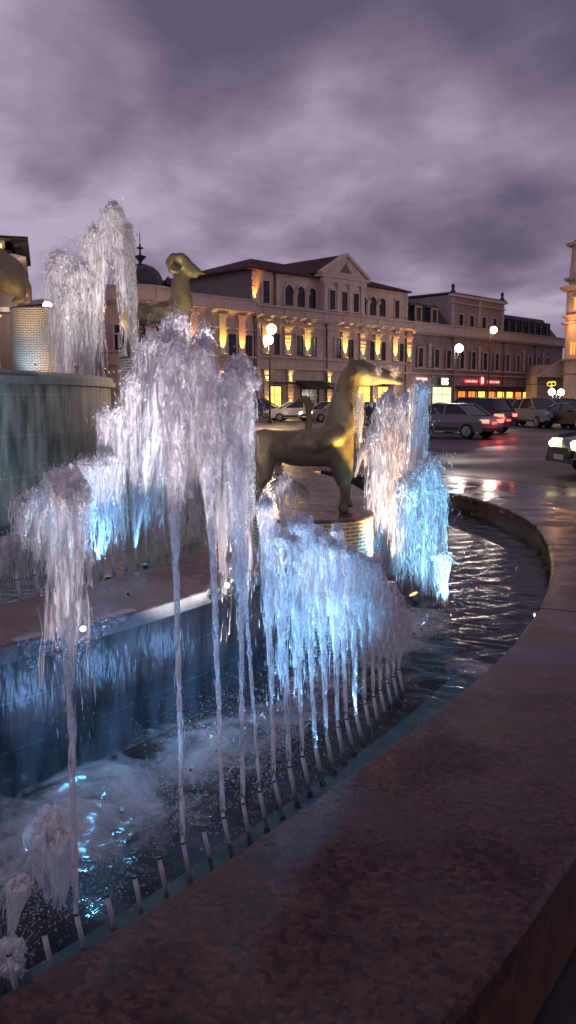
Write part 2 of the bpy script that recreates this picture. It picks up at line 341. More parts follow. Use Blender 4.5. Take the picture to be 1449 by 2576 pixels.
# ------------------------------------------------------------------ FOUNTAIN
CX, CY = -7.5, 8.45
ZW, ZR, ZM, ZI, ZT = .28, .45, .657, .62, 1.84      # pool water, rim, middle coping, inner water, upper tier
RT = [(-180, 9.8), (-62, 9.86), (-45, 9.83), (-43, 9.81), (-40, 9.76), (-36, 9.72), (-30, 9.72), (-20, 9.71), (-10, 9.76), (-3, 9.86), (3.5, 9.85), (9, 9.81), (13, 9.74), (30, 9.74), (180, 9.8)]
def rim_r(a):
    a = math.degrees(a)
    while a > 180: a -= 360
    s = 0
    for k in (-3, -1.5, 0, 1.5, 3):
        q = a + k
        for (a0, r0), (a1, r1) in zip(RT, RT[1:]):
            if a0 <= q <= a1: s += r0 + (r1 - r0) * (q - a0) / (a1 - a0); break
        else: s += 9.8
    return s / 5
def sweep(mb, prof, r_of=lambda a: 0.0, n=240, a0=0.0, a1=2 * PI, local=True):
    """prof = [(radius or offset, z)]; closed ring about the fountain centre"""
    full = abs(a1 - a0 - 2 * PI) < 1e-6; m = n if full else n + 1; base = len(mb.v)
    for r, z in prof:
        for k in range(m):
            a = a0 + (a1 - a0) * k / n; R = r + r_of(a)
            mb.v.append((R * math.cos(a), R * math.sin(a), z))
    for i in range(len(prof) - 1):
        for k in range(n):
            p = base + i * m + k; q = base + i * m + (k + 1) % m
            mb.f.append((p, q, q + m, p + m))
    return mb
CEN = (CX, CY, 0)
rim = tag(empty('stone_basin', CEN), 'wide round basin with a polished red granite ledge in the foreground', 'basin')
b = MB(); sweep(b, [(0, ZR - .07), (0, ZR - .012), (.012, ZR), (.70, ZR), (.715, ZR - .014), (.715, ZR - .07), (0, ZR - .07)], rim_r, 720)
b.build('granite_ledge', GRANITE, rim, smooth=False)
b = MB(); sweep(b, [(.66, ZR - .07), (.66, .02)], rim_r, 360)
OUTERW = mat('skirting_granite_warm_light', (.10, .045, .025), .35, noise=.45, nscale=12, stretch=(1, 1, .5), rnoise=.1)  # browner tone: warm street lamp light painted into the wall colour
b.build('outer_wall', OUTERW, rim)
b = MB(); sweep(b, [(.035, ZR - .07), (.035, -.1)], rim_r, 360)
INW = mat('inner_basin_wall', (.06, .045, .04), .3, noise=.4, nscale=6)
b.build('inner_wall', INW, rim)
b = MB(); sweep(b, [(.30, -.06), (.035, -.06)], lambda a: 0 if False else rim_r(a) - 9.9 + 9.9 - .3, 360)
b = MB(); sweep(b, [(7.4, -.1), (10.0, -.1)], n=240); b.build('pool_floor', FLOOR, rim)
b = MB(); sweep(b, [(-.30, -.1), (-.30, .225), (.03, .225)], rim_r, 240, math.radians(-75), math.radians(-27)); b.build('submerged_step', TEAL, rim)
for k, adeg in enumerate([-57, -50.5, -23.6, -10.6, -4.2, 2.1, 8.4, 14.7, 21, 27]):
    b = MB()
    a = math.radians(adeg); R = rim_r(a)
    c = ((R + .355) * math.cos(a), (R + .355) * math.sin(a), ZR - .028)
    b.box(c, (.722, .004, .0605), a)
    b.build('slab_joint', MORTAR, rim)

# the pool's water, with a foam amount on every vertex
def pool_water():
    rs = np.linspace(8.15, 9.93, 46); an = np.radians(np.linspace(-80, 60, 900))
    R, A = np.meshgrid(rs, an, indexing='ij')
    X = R * np.cos(A); Y = R * np.sin(A)
    wx, wy = X + CX, Y + CY
    z = ZW + .0025 * np.sin(wx * 9 + np.sin(wy * 5) * 2) * np.sin(wy * 8.3 + wx * 3) + .0016 * np.sin(wx * 21 + wy * 13) + .0016 * np.sin(wy * 27 - wx * 11)
    churn = np.exp(-((A - math.radians(-35)) / math.radians(13)) ** 2)
    z += churn * (.010 * np.sin(wx * 33 + 3 * np.sin(wy * 17)) * np.sin(wy * 31))
    foam = np.zeros_like(z)
    foam += .36 * np.exp(-((A - math.radians(-37)) / math.radians(7)) ** 2) * np.exp(-((R - 9.0) / .33) ** 2)
    foam += .18 * np.exp(-((A - math.radians(-42)) / math.radians(4)) ** 2) * np.exp(-((R - 9.1) / .5) ** 2)
    foam += .42 * np.exp(-((A - math.radians(-24.5)) / math.radians(6)) ** 2) * np.exp(-((R - 8.95) / .3) ** 2)
    foam += .40 * np.exp(-((wx - G(1210, 1690, ZW).x) / .16) ** 2 - ((wy - G(1200, 1685, ZW).y) / .22) ** 2)
    me = bpy.data.meshes.new('pool_water'); nr, na = R.shape
    V = np.stack([X, Y, z], -1).reshape(-1, 3)
    i = np.arange(nr - 1)[:, None] * na + np.arange(na - 1)[None, :]; i = i.ravel()
    Fq = np.stack([i, i + na, i + na + 1, i + 1], -1)
    me.from_pydata(V.tolist(), [], Fq.tolist())
    at = me.attributes.new('foam', 'FLOAT', 'POINT'); at.data.foreach_set('value', foam.ravel().astype(np.float32))
    me.polygons.foreach_set('use_smooth', [True] * len(me.polygons)); me.materials.append(WATER)
    o = link_mesh('water', me); o.location = CEN; tag(o, kind='structure')
    b = MB(); sweep(b, [(8.15, ZW), (9.93, ZW)], n=120, a0=math.radians(60), a1=math.radians(280)); q = b.build('water', WATER, None); q.location = CEN; tag(q, kind='structure')
pool_water()

mid = tag(empty('fountain_tier', CEN), 'lower fountain tier with wet slate tiled wall and pinkish stone coping', 'fountain tier')
b = MB(); sweep(b, [(8.26, -.1), (8.26, ZM - .075)], n=360); b.build('tiled_wall', SLATE, mid)
COPE = mat('pink_coping_stone', (.20, .13, .115), .3, noise=.25, nscale=4, rnoise=.15, bump=.15, bscale=12)
FASC = mat('coping_edge_stone', (.20, .21, .22), .3, noise=.25, nscale=6, bump=.4, bscale=18)
b = MB(); sweep(b, [(7.72, ZI - .1), (7.72, ZM), (8.30, ZM - .004)], n=360); b.build('coping', COPE, mid)
b = MB(); sweep(b, [(8.302, ZM - .006), (8.31, ZM - .012), (8.31, ZM - .075), (8.26, ZM - .08)], n=360); b.build('coping_edge', FASC, mid)
b = MB(); sweep(b, [(5.5, ZI - .12), (7.72, ZI - .12)], n=120); b.build('upper_pool_floor', FLOOR, mid)
b = MB(); sweep(b, [(5.5, ZI), (7.72, ZI)], n=240); o = b.build('upper_water', WATER2, None); o.location = CEN; tag(o, kind='structure')
# thin sheet of water slipping over the coping edge, rippled
def cascade(a0, a1, drop, label, seed):
    n, m = 240, 40; rr = np.random.default_rng(seed); ph = rr.uniform(0, 6, 8)
    V = []; Fq = []
    for i in range(n):
        a = math.radians(a0 + (a1 - a0) * i / (n - 1))
        for j in range(m):
            t = j / (m - 1)
            if t < .35: R = 8.27 + .042 * t / .35; z = ZM + .004
            else: u = (t - .35) / .65; fr_ = i / (n - 1); dr_ = drop * (1 - fr_ ** 2) * min(1, .55 + fr_ * 4) * (.8 + .3 * math.sin(fr_ * 23) * math.sin(fr_ * 9)); R = 8.316 + .004 * u; z = ZM + .004 - dr_ * u
            s = a * 8.3
            rip = .0035 * math.sin(s * 60 + ph[0] + 2.5 * math.sin(t * 25 + s * 22 + ph[1])) * math.sin(t * 70 + s * 18 + 2 * math.sin(s * 37 + ph[2])) + .002
            if t < .35: z += rip
            else: R += rip
            V.append((R * math.cos(a), R * math.sin(a), z))
    for i in range(n - 1):
        for j in range(m - 1):
            k = i * m + j; Fq.append((k, k + m, k + m + 1, k + 1))
    me = bpy.data.meshes.new('cascade'); me.from_pydata(V, [], Fq); me.polygons.foreach_set('use_smooth', [True] * len(Fq)); me.materials.append(WATER_F)
    o = link_mesh('water_cascade', me); o.location = CEN; tag(o, label, 'cascade'); return o
WATER_F = water_mat('falling_film', (.75, .85, .9), 30, 1.0, dist=.015)
cascade(-39.3, -35.0, .17, 'rippling sheet of water spilling over the coping beside the blue lamp', 1)
cascade(-31.5, -27.2, .10, 'thin sheet of water spilling over the coping beside the pedestal of the rearing beast', 2)

top = tag(empty('fountain_tier', CEN), 'high dark fountain tier with streaked mossy slate wall at the left', 'fountain tier')
b = MB(); sweep(b, [(5.6, ZI - .12), (5.6, ZT - .10)], n=240); b.build('tiled_wall', SLATE2, top)
b = MB(); sweep(b, [(5.6, ZT - .11), (5.66, ZT - .10), (5.66, ZT - .045), (5.63, ZT - .04), (5.63, ZT), (5.2, ZT)], n=240); b.build('coping', FASC, top)
b = MB(); sweep(b, [(.001, ZT - .05), (5.2, ZT - .05)], n=90); b.build('upper_water', WATER2, top)
b = MB(); sweep(b, [(5.2, ZT - .12), (5.2, ZT)], n=90); sweep(b, [(.001, ZT - .12), (5.2, ZT - .12)], n=90); b.build('upper_pool_floor', FLOOR, top)

# round mosaic pedestals
def pedestal(c, r, z0, z1, label):
    t = tag(empty('mosaic_pedestal', (c[0], c[1], z0)), label, 'pedestal', 'round mosaic pedestals under the gilded beasts')
    h = z1 - z0
    b = MB(); b.lathe([(r, 0), (r, h - .02)], (0, 0, 0), 64); b.build('mosaic_drum', BRICK, t, smooth=True)
    b = MB(); b.lathe([(r, h - .02), (r + .006, h - .018), (r + .006, h - .004), (r, h), (.001, h)], (0, 0, 0), 64); b.build('granite_top', DRUM_TOP, t)
    return t
D1 = P(785, 1288, 5.5); D1z = G(785, 1288, .87); Z1 = P(785, 1288, 5.5).z
D2 = P(742, 1150, 12.6); D3 = P(415, 905, 7.7); D4 = P(98, 777, 12.3)
Z3 = D3.z + .02; Z4 = D4.z; Z2 = P(742, 1180, 12.6).z
pedestal((D1.x, D1.y), .405, .0, Z1, 'round brick patterned pedestal in the outer pool under the largest gilded beast')
pedestal((D2.x, D2.y), .39, .0, Z2, 'far round pedestal seen under the belly of the largest gilded beast')
pedestal((D3.x, D3.y), .405, ZI - .1, Z3, 'tall striped round pedestal veiled by the densest jets')
pedestal((D4.x, D4.y), .40, ZT - .12, Z4, 'tall blue and gold lit round pedestal behind the dark upper tier')
pedestal((P(-75, 777, 12.0).x, 12.0), .40, ZT - .12, Z4, 'round pedestal just left of the tall blue and gold one') if False else None

# ------------------------------------------------------------------ gilded beasts
def beast(name, label, nodes, chains, Y, x0, ybase, zbase, lean=0, vox=.013):
    """nodes: id -> (px, py, depth offset, radius px); drawn at the scale of distance Y, feet on zbase"""
    s = Y / 2100 * 1.0
    base = P(x0, ybase, Y)
    t = tag(empty(name, (base.x, Y, zbase)), label, 'statue', 'gilded beasts of the fountain')
    def W(k):
        x, y, d, r = nodes[k]; return Vector(((x - x0) * s, d, (ybase - y) * s)), r * s
    bm = bmesh.new()
    for ch in chains:
        for a, c in zip(ch, ch[1:]):
            pa, ra = W(a); pc, rc = W(c); L = (pc - pa).length; n = max(2, int(L / (min(ra, rc) * .35)) + 1)
            for i in range(n + 1):
                f = i / n; p = pa.lerp(pc, f); r = ra + (rc - ra) * f
                bmesh.ops.create_icosphere(bm, subdivisions=2, radius=r, matrix=Matrix.Translation(p))
    me = bpy.data.meshes.new(name + '_body'); bm.to_mesh(me); bm.free(); me.materials.append(GOLD)
    o = link_mesh('body', me, t)
    rm = o.modifiers.new('remesh', 'REMESH'); rm.mode = 'VOXEL'; rm.voxel_size = vox; rm.use_smooth_shade = True
    sm = o.modifiers.new('smooth', 'SMOOTH'); sm.iterations = 6; sm.factor = .6
    tx = bpy.data.textures.new('cast_relief', 'CLOUDS'); tx.noise_scale = 55 * s; tx.noise_depth = 2
    dp = o.modifiers.new('relief', 'DISPLACE'); dp.texture = tx; dp.strength = 14 * s; dp.mid_level = .5
    return t, s
n1 = dict(rump=(668, 1122, 0, 40), mid=(735, 1132, 0, 45), mid2=(790, 1130, 0, 50), chest=(846, 1132, 0, 46), nb=(853, 1070, 0, 42), nm=(864, 1010, 0, 33), nu=(876, 962, 0, 29), head=(900, 943, 0, 30), brow=(925, 945, 0, 25),
          mz=(955, 952, 0, 19), mz2=(983, 959, 0, 14), tip=(1001, 965, 0, 12), jaw=(925, 966, 0, 14), ch2=(862, 1190, 0, 28), sh=(858, 1170, -.02, 33),
          f1=(866, 1200, -.045, 20), f1k=(864, 1242, -.05, 14), f1a=(860, 1268, -.05, 10), f1h=(862, 1284, -.05, 14), f1t=(874, 1287, -.05, 9),
          f2=(858, 1200, .06, 20), f2k=(874, 1240, .07, 14), f2a=(876, 1262, .07, 10), f2h=(876, 1276, .07, 13), f2t=(886, 1279, .07, 9),
          h1=(662, 1150, -.05, 31), h1k=(668, 1195, -.07, 18), h1o=(652, 1225, -.08, 12), h1h=(657, 1268, -.08, 11), h1t=(668, 1274, -.08, 9),
          h2=(662, 1150, .05, 31), h2k=(662, 1190, .07, 18), h2o=(644, 1220, .08, 12), h2h=(650, 1258, .08, 11), h2t=(660, 1262, .08, 9),
          w1=(742, 1122, -.10, 14), w2=(790, 1118, -.125, 22), w3=(845, 1098, -.10, 22), w4=(760, 1104, -.1, 15), e1=(884, 926, -.03, 9), e2=(878, 912, -.05, 6), e3=(888, 926, .05, 9), e4=(882, 912, .07, 6), t1=(632, 1105, 0, 12), t2=(622, 1150, 0, 9), t3=(625, 1190, 0, 12))
beast('gilded_beast', 'largest gilded long necked beast facing right on the nearest brick patterned pedestal', n1,
      [['rump', 'mid', 'mid2', 'chest', 'nb', 'nm', 'nu', 'head', 'brow', 'mz', 'mz2', 'tip'], ['head', 'jaw', 'mz'], ['chest', 'sh', 'ch2'], ['ch2', 'f1', 'f1k', 'f1a', 'f1h', 'f1t'], ['ch2', 'f2', 'f2k', 'f2a', 'f2h', 'f2t'],
       ['rump', 'h1', 'h1k', 'h1o', 'h1h', 'h1t'], ['rump', 'h2', 'h2k', 'h2o', 'h2h', 'h2t'], ['w1', 'w2', 'w3'], ['w4', 'w3'], ['nu', 'e1', 'e2'], ['nu', 'e3', 'e4'], ['rump', 't1', 't2', 't3']], 5.5, 785, 1293, Z1)
s3 = 7.7 / 5.5
n3 = dict(rump=(345, 800, 0, 31), mid=(395, 802, 0, 30), chest=(448, 800, 0, 34), nb=(462, 762, 0, 27), nm=(458, 728, 0, 22), nu=(458, 700, 0, 21), head=(460, 684, 0, 25), head2=(470, 690, 0, 22), mz=(494, 697, 0, 14), mz2=(508, 702, 0, 10), tip=(519, 705, 0, 6), jaw=(495, 712, 0, 7),
          ch2=(455, 830, 0, 24), f1=(462, 845, -.06, 13), f1k=(462, 870, -.07, 9), f1h=(464, 899, -.07, 7), f1t=(471, 900, -.07, 6), f2=(458, 845, .06, 13), f2k=(474, 868, .07, 9), f2h=(476, 895, .07, 7), f2t=(483, 897, .07, 6),
          h1=(338, 822, -.06, 24), h1k=(342, 850, -.08, 13), h1o=(330, 868, -.09, 9), h1h=(335, 899, -.09, 8), h1t=(343, 900, -.09, 6), h2=(338, 822, .06, 24), h2k=(340, 848, .08, 13), h2o=(326, 866, .09, 9), h2h=(331, 894, .09, 8), h2t=(338, 896, .09, 6),
          c1=(462, 666, -.10, 9), c2=(444, 668, -.13, 9), c3=(434, 684, -.14, 8), c4=(440, 702, -.14, 7), c5=(456, 704, -.13, 5), c6=(462, 694, -.12, 4),
          d1=(462, 666, .10, 9), d2=(444, 668, .13, 9), d3=(434, 684, .14, 8), d4=(440, 702, .14, 7), d5=(456, 704, .13, 5), t1=(322, 790, 0, 8), t2=(316, 820, 0, 9))
beast('gilded_beast', 'gilded ram with curled horns facing right above the tall striped pedestal', n3,
      [['rump', 'mid', 'chest', 'nb', 'nm', 'nu', 'head', 'head2', 'mz', 'mz2', 'tip'], ['head2', 'jaw'], ['chest', 'ch2', 'f1', 'f1k', 'f1h', 'f1t'], ['ch2', 'f2', 'f2k', 'f2h', 'f2t'], ['rump', 'h1', 'h1k', 'h1o', 'h1h', 'h1t'],
       ['rump', 'h2', 'h2k', 'h2o', 'h2h', 'h2t'], ['head', 'c1', 'c2', 'c3', 'c4', 'c5', 'c6'], ['head', 'd1', 'd2', 'd3', 'd4', 'd5'], ['rump', 't1', 't2']], 7.7, 415, 905, Z3, vox=.015)
n2 = dict(rump=(700, 1108, 0, 15), mid=(730, 1110, 0, 14), chest=(765, 1106, 0, 16), nb=(776, 1082, 0, 12), nm=(777, 1050, 0, 10), nu=(776, 1024, 0, 9), head=(770, 1010, 0, 10), mz=(755, 1010, 0, 6), tip=(746, 1013, 0, 4),
          f1=(770, 1125, -.05, 8), f1k=(770, 1155, -.05, 5), f1h=(772, 1178, -.05, 5), f2=(770, 1125, .05, 8), f2h=(780, 1176, .05, 5), h1=(698, 1120, -.05, 10), h1k=(692, 1150, -.06, 6), h1h=(698, 1178, -.06, 5), h2=(698, 1120, .05, 10), h2h=(704, 1176, .06, 5), t1=(685, 1100, 0, 5), t2=(682, 1130, 0, 4))
beast('gilded_beast', 'small far gilded beast whose slim neck rises behind the back of the largest one', n2,
      [['rump', 'mid', 'chest', 'nb', 'nm', 'nu', 'head', 'mz', 'tip'], ['chest', 'f1', 'f1k', 'f1h'], ['chest', 'f2', 'f2h'], ['rump', 'h1', 'h1k', 'h1h'], ['rump', 'h2', 'h2h'], ['rump', 't1', 't2']], 12.6, 742, 1183, Z2, vox=.018)
n4 = dict(rump=(22, 706, 0, 48), thigh=(38, 722, -.1, 34), kn=(18, 752, -.13, 16), ho=(60, 745, -.13, 14), ft=(66, 766, -.13, 11), ft2=(46, 772, -.13, 9), thb=(38, 722, .1, 34), hob=(62, 745, .13, 13), ftb=(68, 768, .13, 10), ftb2=(50, 772, .13, 8),
          mid=(-22, 672, 0, 40), chest=(-58, 640, 0, 40), nb=(-60, 600, 0, 30), head=(-62, 560, 0, 26), mz=(-95, 565, 0, 14), f1=(-60, 690, -.1, 22), f1k=(-64, 730, -.1, 13), f1h=(-68, 768, -.1, 12), f2=(-60, 690, .1, 22), f2h=(-58, 768, .1, 12),
          m1=(-10, 632, -.05, 12), m2=(8, 650, -.08, 10), m3=(30, 672, -.1, 8), e1=(-48, 545, -.05, 7), e2=(-42, 532, -.06, 4))
beast('gilded_beast', 'brown gilded beast with rounded haunches cut by the left edge of the photo', n4,
      [['rump', 'mid', 'chest', 'nb', 'head', 'mz'], ['rump', 'thigh', 'ho', 'ft', 'ft2'], ['rump', 'thb', 'hob', 'ftb', 'ftb2'], ['chest', 'f1', 'f1k', 'f1h'], ['chest', 'f2', 'f2h'], ['m1', 'm2', 'm3'], ['head', 'e1', 'e2']], 11.8, 40, 777, Z4 + .0, vox=.03)
pp = P(-66, 777, 11.8); pedestal((pp.x, 11.8), .30, ZT - .12, Z4, 'narrow round pedestal left of the tall blue and gold one')
pp = P(52, 777, 11.8)

# ------------------------------------------------------------------ nozzle pipes
PIPE = mat('steel_nozzle', (.46, .50, .53), .35, metal=.25, noise=.2, nscale=30)
COLLAR = mat('black_collar', (.02, .02, .022), .5)
def nozzle(base, top, r, label, group):
    t = tag(empty('nozzle_pipe', base), label, 'nozzle', group)
    d = top - base
    MB().tube([d * .05, d * .97], r, 10).build('pipe', PIPE, t, smooth=True)
    MB().tube([(0, 0, 0), d * .10], r * 1.5, 10).build('collar', COLLAR, t); MB().tube([d * .96, d * 1.0], r * 1.1, 10).build('tip_ring', COLLAR, t)
    return t
ORD = ['first', 'second', 'third', 'fourth', 'fifth', 'sixth', 'seventh', 'eighth', 'ninth', 'tenth', 'eleventh', 'twelfth', 'thirteenth', 'fourteenth', 'fifteenth', 'sixteenth', 'seventeenth', 'eighteenth', 'nineteenth', 'twentieth', 'twenty-first', 'twenty-second', 'twenty-third', 'twenty-fourth', 'twenty-fifth', 'twenty-sixth']
PB = []
for i in range(25):
    a = -44.3 + i * .57
    R = 9.63 - (a + 44) * .0216
    PB.append((Vector((CX + R * math.cos(math.radians(a)), CY + R * math.sin(math.radians(a)), ZW - .05)), math.radians(a)))
PT = []
for i, (p, a) in enumerate(PB):
    inw = Vector((-math.cos(a), -math.sin(a), 0)) * .035 + Vector((random.uniform(-.005, .005), random.uniform(-.005, .005), random.uniform(-.008, .008)))
    tp = p + inw * .7 + Vector((-.010, 0, .145)); PT.append(tp)
    if i < 12: tp = p + (tp - p) * .93; PT[-1] = tp
    nozzle(p, tp, .0066 if i < 12 else .0074, 'steel nozzle pipe, %s from the left in the row along the granite ledge' % ORD[i], 'nozzle pipes along the granite ledge')
IB = []
for i in range(17):
    a = -36.3 + i * .93
    R = 7.57 - (a + 35.7) * .013
    p = Vector((CX + R * math.cos(math.radians(a)), CY + R * math.sin(math.radians(a)), ZI - .03))
    tp = p + Vector((-.022, .01, .13)); IB.append((p, tp))
    nozzle(p, tp, .010, 'short nozzle pipe, %s from the left in the row behind the pink coping' % ORD[i], 'nozzle pipes behind the pink coping')

# ------------------------------------------------------------------ fountain lamps
LENS_B = emis('blue_lens', (.35, .75, 1.0), 2.5); LENS_A = emis('amber_lens', (1.0, .62, .2), 2); LENS_W = emis('warm_lens', (1, .8, .45), 9)
LENS_BB = emis('bright_blue_lens', (.5, .85, 1.0), 9); LENS_D = emis('dim_blue_lens', (.2, .5, .8), .5); HOUS = mat('lamp_housing', (.05, .05, .05), .4, metal=.6)
def flood(p, target, power, col, lens, label, spot=70, r=.035, shadow=.03):
    p = Vector(p); d = (Vector(target) - p).normalized()
    t = tag(empty('pool_lamp', p), label, 'lamp', 'lamps set in the fountain')
    MB().tube([-d * min(.05, r * 2), Vector((0, 0, 0))], [r * .8, r * 1.15], 14).build('housing', HOUS, t, smooth=False)
    MB().tube([d * .001, d * .008], [r, r * .9], 14).build('lens', lens, t)
    lamp('lamp_glow', 'SPOT', p + d * .03, power, col, target, shadow, spot, .7, parent=t)
    return t
# blue lamps along the row of pipes, shining up the jets
for k, (i, pw) in enumerate([(1, 5), (7, 18), (11, 24), (14, 40), (16, 60), (18, 50), (20, 35), (22, 18)]):
    p, a = PB[i]; q = p + Vector((-math.cos(a) * .42, -math.sin(a) * .42, .06))
    flood(q, q + Vector((math.cos(a) * .34, math.sin(a) * .34, .62)), pw, BLUE, LENS_D, 'small blue lamp under the ledge jets, %s from the left' % ORD[k], 58, .006)
# blue wash on the tiled wall
for k, a in enumerate([-43, -39.5, -36, -32.5, -29]):
    ar = math.radians(a); q = Vector((CX + 9.0 * math.cos(ar), CY + 9.0 * math.sin(ar), ZW - .14))
    tg = Vector((CX + 8.26 * math.cos(ar), CY + 8.26 * math.sin(ar), .55))
    flood(q, tg, (.6, 4, 9, 10, 10)[k], (.3, .5, 1.0), LENS_D, 'submerged blue lamp washing the slate wall, %s from the left' % ORD[k], 120, .02, .05)
# coping lamp
q = G(208, 1588, ZM + .02)
flood(q + Vector((-.0, .0, .012)), q + Vector((.4, -.5, -.25)), 9, (.15, .55, 1.0), LENS_BB, 'bright blue lamp on the pink coping edge at the left', 150, .012)
flood(G(572, 1472, ZM + .015), G(540, 1490, ZM - .0), 1.2, AMBER, LENS_W, 'warm lamp on the pink coping edge below the dense jets', 80, .014)
# inner row
for k, (i, pw) in enumerate([(4, 22), (6, 34), (9, 14)]):
    p, t_ = IB[i]; flood(p + Vector((.05, -.07, .04)), p + Vector((-.05, .1, .8)), pw, BLUE, LENS_D, 'small blue lamp behind the pink coping, %s from the left' % ORD[k], 80, .016)
# white floods added to brighten the tall sprays, then the amber and blue lamps
flood(P(560, 1395, 6.2), P(470, 900, 5.3), 330, (1, .84, .86), LENS_W, 'added white floodlight at the foot of the densest jets', 70, .03)
flood(P(350, 1395, 6.3), P(400, 850, 5.3), 330, (1, .84, .86), LENS_W, 'added white floodlight left of the tall striped pedestal', 70, .03)
q = P(1045, 1300, 5.40); flood((q.x, q.y, ZW + .05), P(880, 1150, 5.5), 380, (1.0, .58, .08), LENS_A, 'amber floodlight right of the nearest pedestal aimed at the chest of the beast', 58, .03)
q = P(985, 1330, 5.9); flood((q.x, q.y, ZW + .02), P(985, 1040, 6.2), 230, (1.0, .62, .42), LENS_A, 'amber floodlight among the jets right of the nearest pedestal', 60, .03)
q = P(905, 1300, 5.3); flood((q.x + .12, q.y - .35, ZW + .02), P(905, 1370, 5.3), 3, (1, .8, .5), LENS_A, 'amber lamp shining on the right side of the nearest pedestal', 80, .02)
q = P(620, 1330, 5.8); flood((q.x, q.y, ZM + .02), P(650, 1200, 5.6), 4, AMBER, LENS_A, 'amber lamp behind the hind legs of the largest beast', 70, .02)
q = P(830, 1230, 12.0); flood((q.x, q.y, ZW + .02), P(780, 1180, 12.5), 30, AMBER, LENS_A, 'amber lamp beside the far pedestal', 90, .03)
q = P(690, 1230, 11.6); flood((q.x, q.y, ZW + .02), P(740, 1180, 12.4), 12, BLUE, LENS_B, 'blue lamp beside the far pedestal', 90, .03)
# blue lamps under the right hand jets
for k, (x, y, pw, tx) in enumerate([(1000, 1560, 40, 980), (1060, 1590, 70, 1050), (1135, 1560, 60, 1085), (1165, 1490, 40, 1080)]):
    q = G(x, y, ZW); flood((q.x, q.y, ZW + .02), P(tx, 1240, 5.8), pw * 1.5, (.25, .62, 1.0), LENS_D, 'blue lamp at the foot of the right hand jets, %s from the left' % ORD[k], 70, .006)
# upper tier lights
q = P(150, 940, 8.6); flood((q.x, q.y, ZT + .02), P(180, 700, 9.0), 170, (1, .85, .85), LENS_W, 'white floodlight on the high tier at the foot of its jets', 80, .03)
q = P(225, 925, 8.6); flood((q.x, q.y, ZT + .02), P(250, 650, 9.0), 130, (1, .66, .45), LENS_A, 'amber floodlight on the high tier at the foot of its tallest jet', 70, .03)
q = P(40, 930, 11.4); flood((q.x, q.y, ZT + .02), P(85, 830, 12.0), 25, (.4, .6, 1), LENS_B, 'blue lamp left of the tall blue and gold pedestal', 90, .03)
q = P(150, 930, 11.6); flood((q.x, q.y, ZT + .02), P(120, 860, 12.1), 10, AMBER, LENS_A, 'amber lamp right of the tall blue and gold pedestal', 90, .03)
# amber lamp on the inner face of the rim
q = G(1343, 1553, ZR - .05); c = Vector((CX, CY, q.z)); q = c + (q - c).normalized() * (rim_r(math.atan2(q.y - CY, q.x - CX)) + .0)
flood(q, q + (c - q).normalized() + Vector((0, 0, -.5)), 5, AMBER, LENS_W, 'small bright amber lamp under the granite ledge at the right', 140, .03)
q = G(1300, 1430, ZW - .1); flood(q, q + Vector((-.6, .15, .12)), 5, (.25, .5, 1), LENS_D, 'submerged blue lamp in the open water at the right', 120, .02)
q = G(1160, 1520, ZW - .08); flood(q, q + Vector((.3, .0, .3)), 8, (.25, .5, 1), LENS_D, 'submerged blue lamp right of the right hand jets', 150, .02)

q = P(250, 1360, 5.2); flood((q.x, q.y, ZI - .02), P(200, 1120, 6.2), 110, (.45, .72, .9), LENS_B, 'added pale blue lamp washing the high dark wall at the left', 120, .012)  # this lamp and the next are added to brighten the high wall
q = P(60, 1430, 4.6); flood((q.x, q.y, ZI - .02), P(0, 1150, 5.2), 60, (.6, .75, .8), LENS_B, 'added dim lamp washing the high dark wall at the left edge', 120, .012)
for k, a in enumerate([-33.5, -31]):  # added lamps, hidden by the ledge, that brighten the submerged step
    ar = math.radians(a); q = Vector((CX + 9.735 * math.cos(ar), CY + 9.735 * math.sin(ar), ZR - .11)); 
    flood(q, q + Vector((.05, -.25, -.15)), 3, (.5, .85, .9), LENS_D, 'added tiny lamp hidden under the ledge lighting the pale submerged step, %s from the left' % ORD[k], 150, .006)

for k, (a, pw, tg) in enumerate([(-40.5, 120, P(165, 1240, 2.15)), (-37.0, 330, P(440, 960, 5.1)), (-35.5, 120, P(430, 920, 2.85)), (-33.5, 300, P(380, 980, 5.0)), (-31.5, 110, P(595, 980, 2.85)), (-30.0, 340, P(480, 900, 5.1)), (-27.0, 260, P(550, 1000, 4.8))]):  # floods added in the pool to whiten the jet heads
    ar = math.radians(a); q = Vector((CX + 9.05 * math.cos(ar), CY + 9.05 * math.sin(ar), ZW + .01))
    flood(q, tg, pw, (1, .84, .86), LENS_D, 'added white floodlight in the outer pool before the slate wall, %s from the left' % ORD[k], 40, .005)
for k, (x, Y, tx, ty, pw) in enumerate([(90, 6.35, 165, 720, 110), (190, 6.7, 230, 640, 110), (265, 7.4, 290, 600, 80)]):  # floods added on the upper coping to light its jets from the front
    q = P(x, 940, Y); flood((q.x, q.y, ZT + .03), P(tx, ty, 8.4), pw, (1, .84, .82), LENS_A, 'added white floodlight on the coping of the high tier, %s from the left' % ORD[k], 60, .008)
for k, (x, y, tx, ty, pw) in enumerate([(1040, 1600, 1000, 1080, 110)]):  # white flood added to brighten the right hand cluster
    q = G(x, y, ZW); flood((q.x, q.y, ZW + .02), P(tx, ty, 5.1), pw, (.9, .86, 1), LENS_D, 'added white floodlight in the pool before the right hand jets', 45, .006)

q = P(60, 900, 11.0); flood((q.x, q.y, ZT + .02), P(20, 700, 11.8), 60, (1, .62, .2), LENS_A, 'amber floodlight under the beast at the left edge', 60, .02)
q = P(318, 1385, 3.95); flood((q.x, q.y, ZM + .02), P(120, 1260, 4.3), 30, (.75, .85, 1), LENS_D, 'added pale floodlight behind the pink coping aimed at the left jets', 60, .008)  # added fill light for the left jets

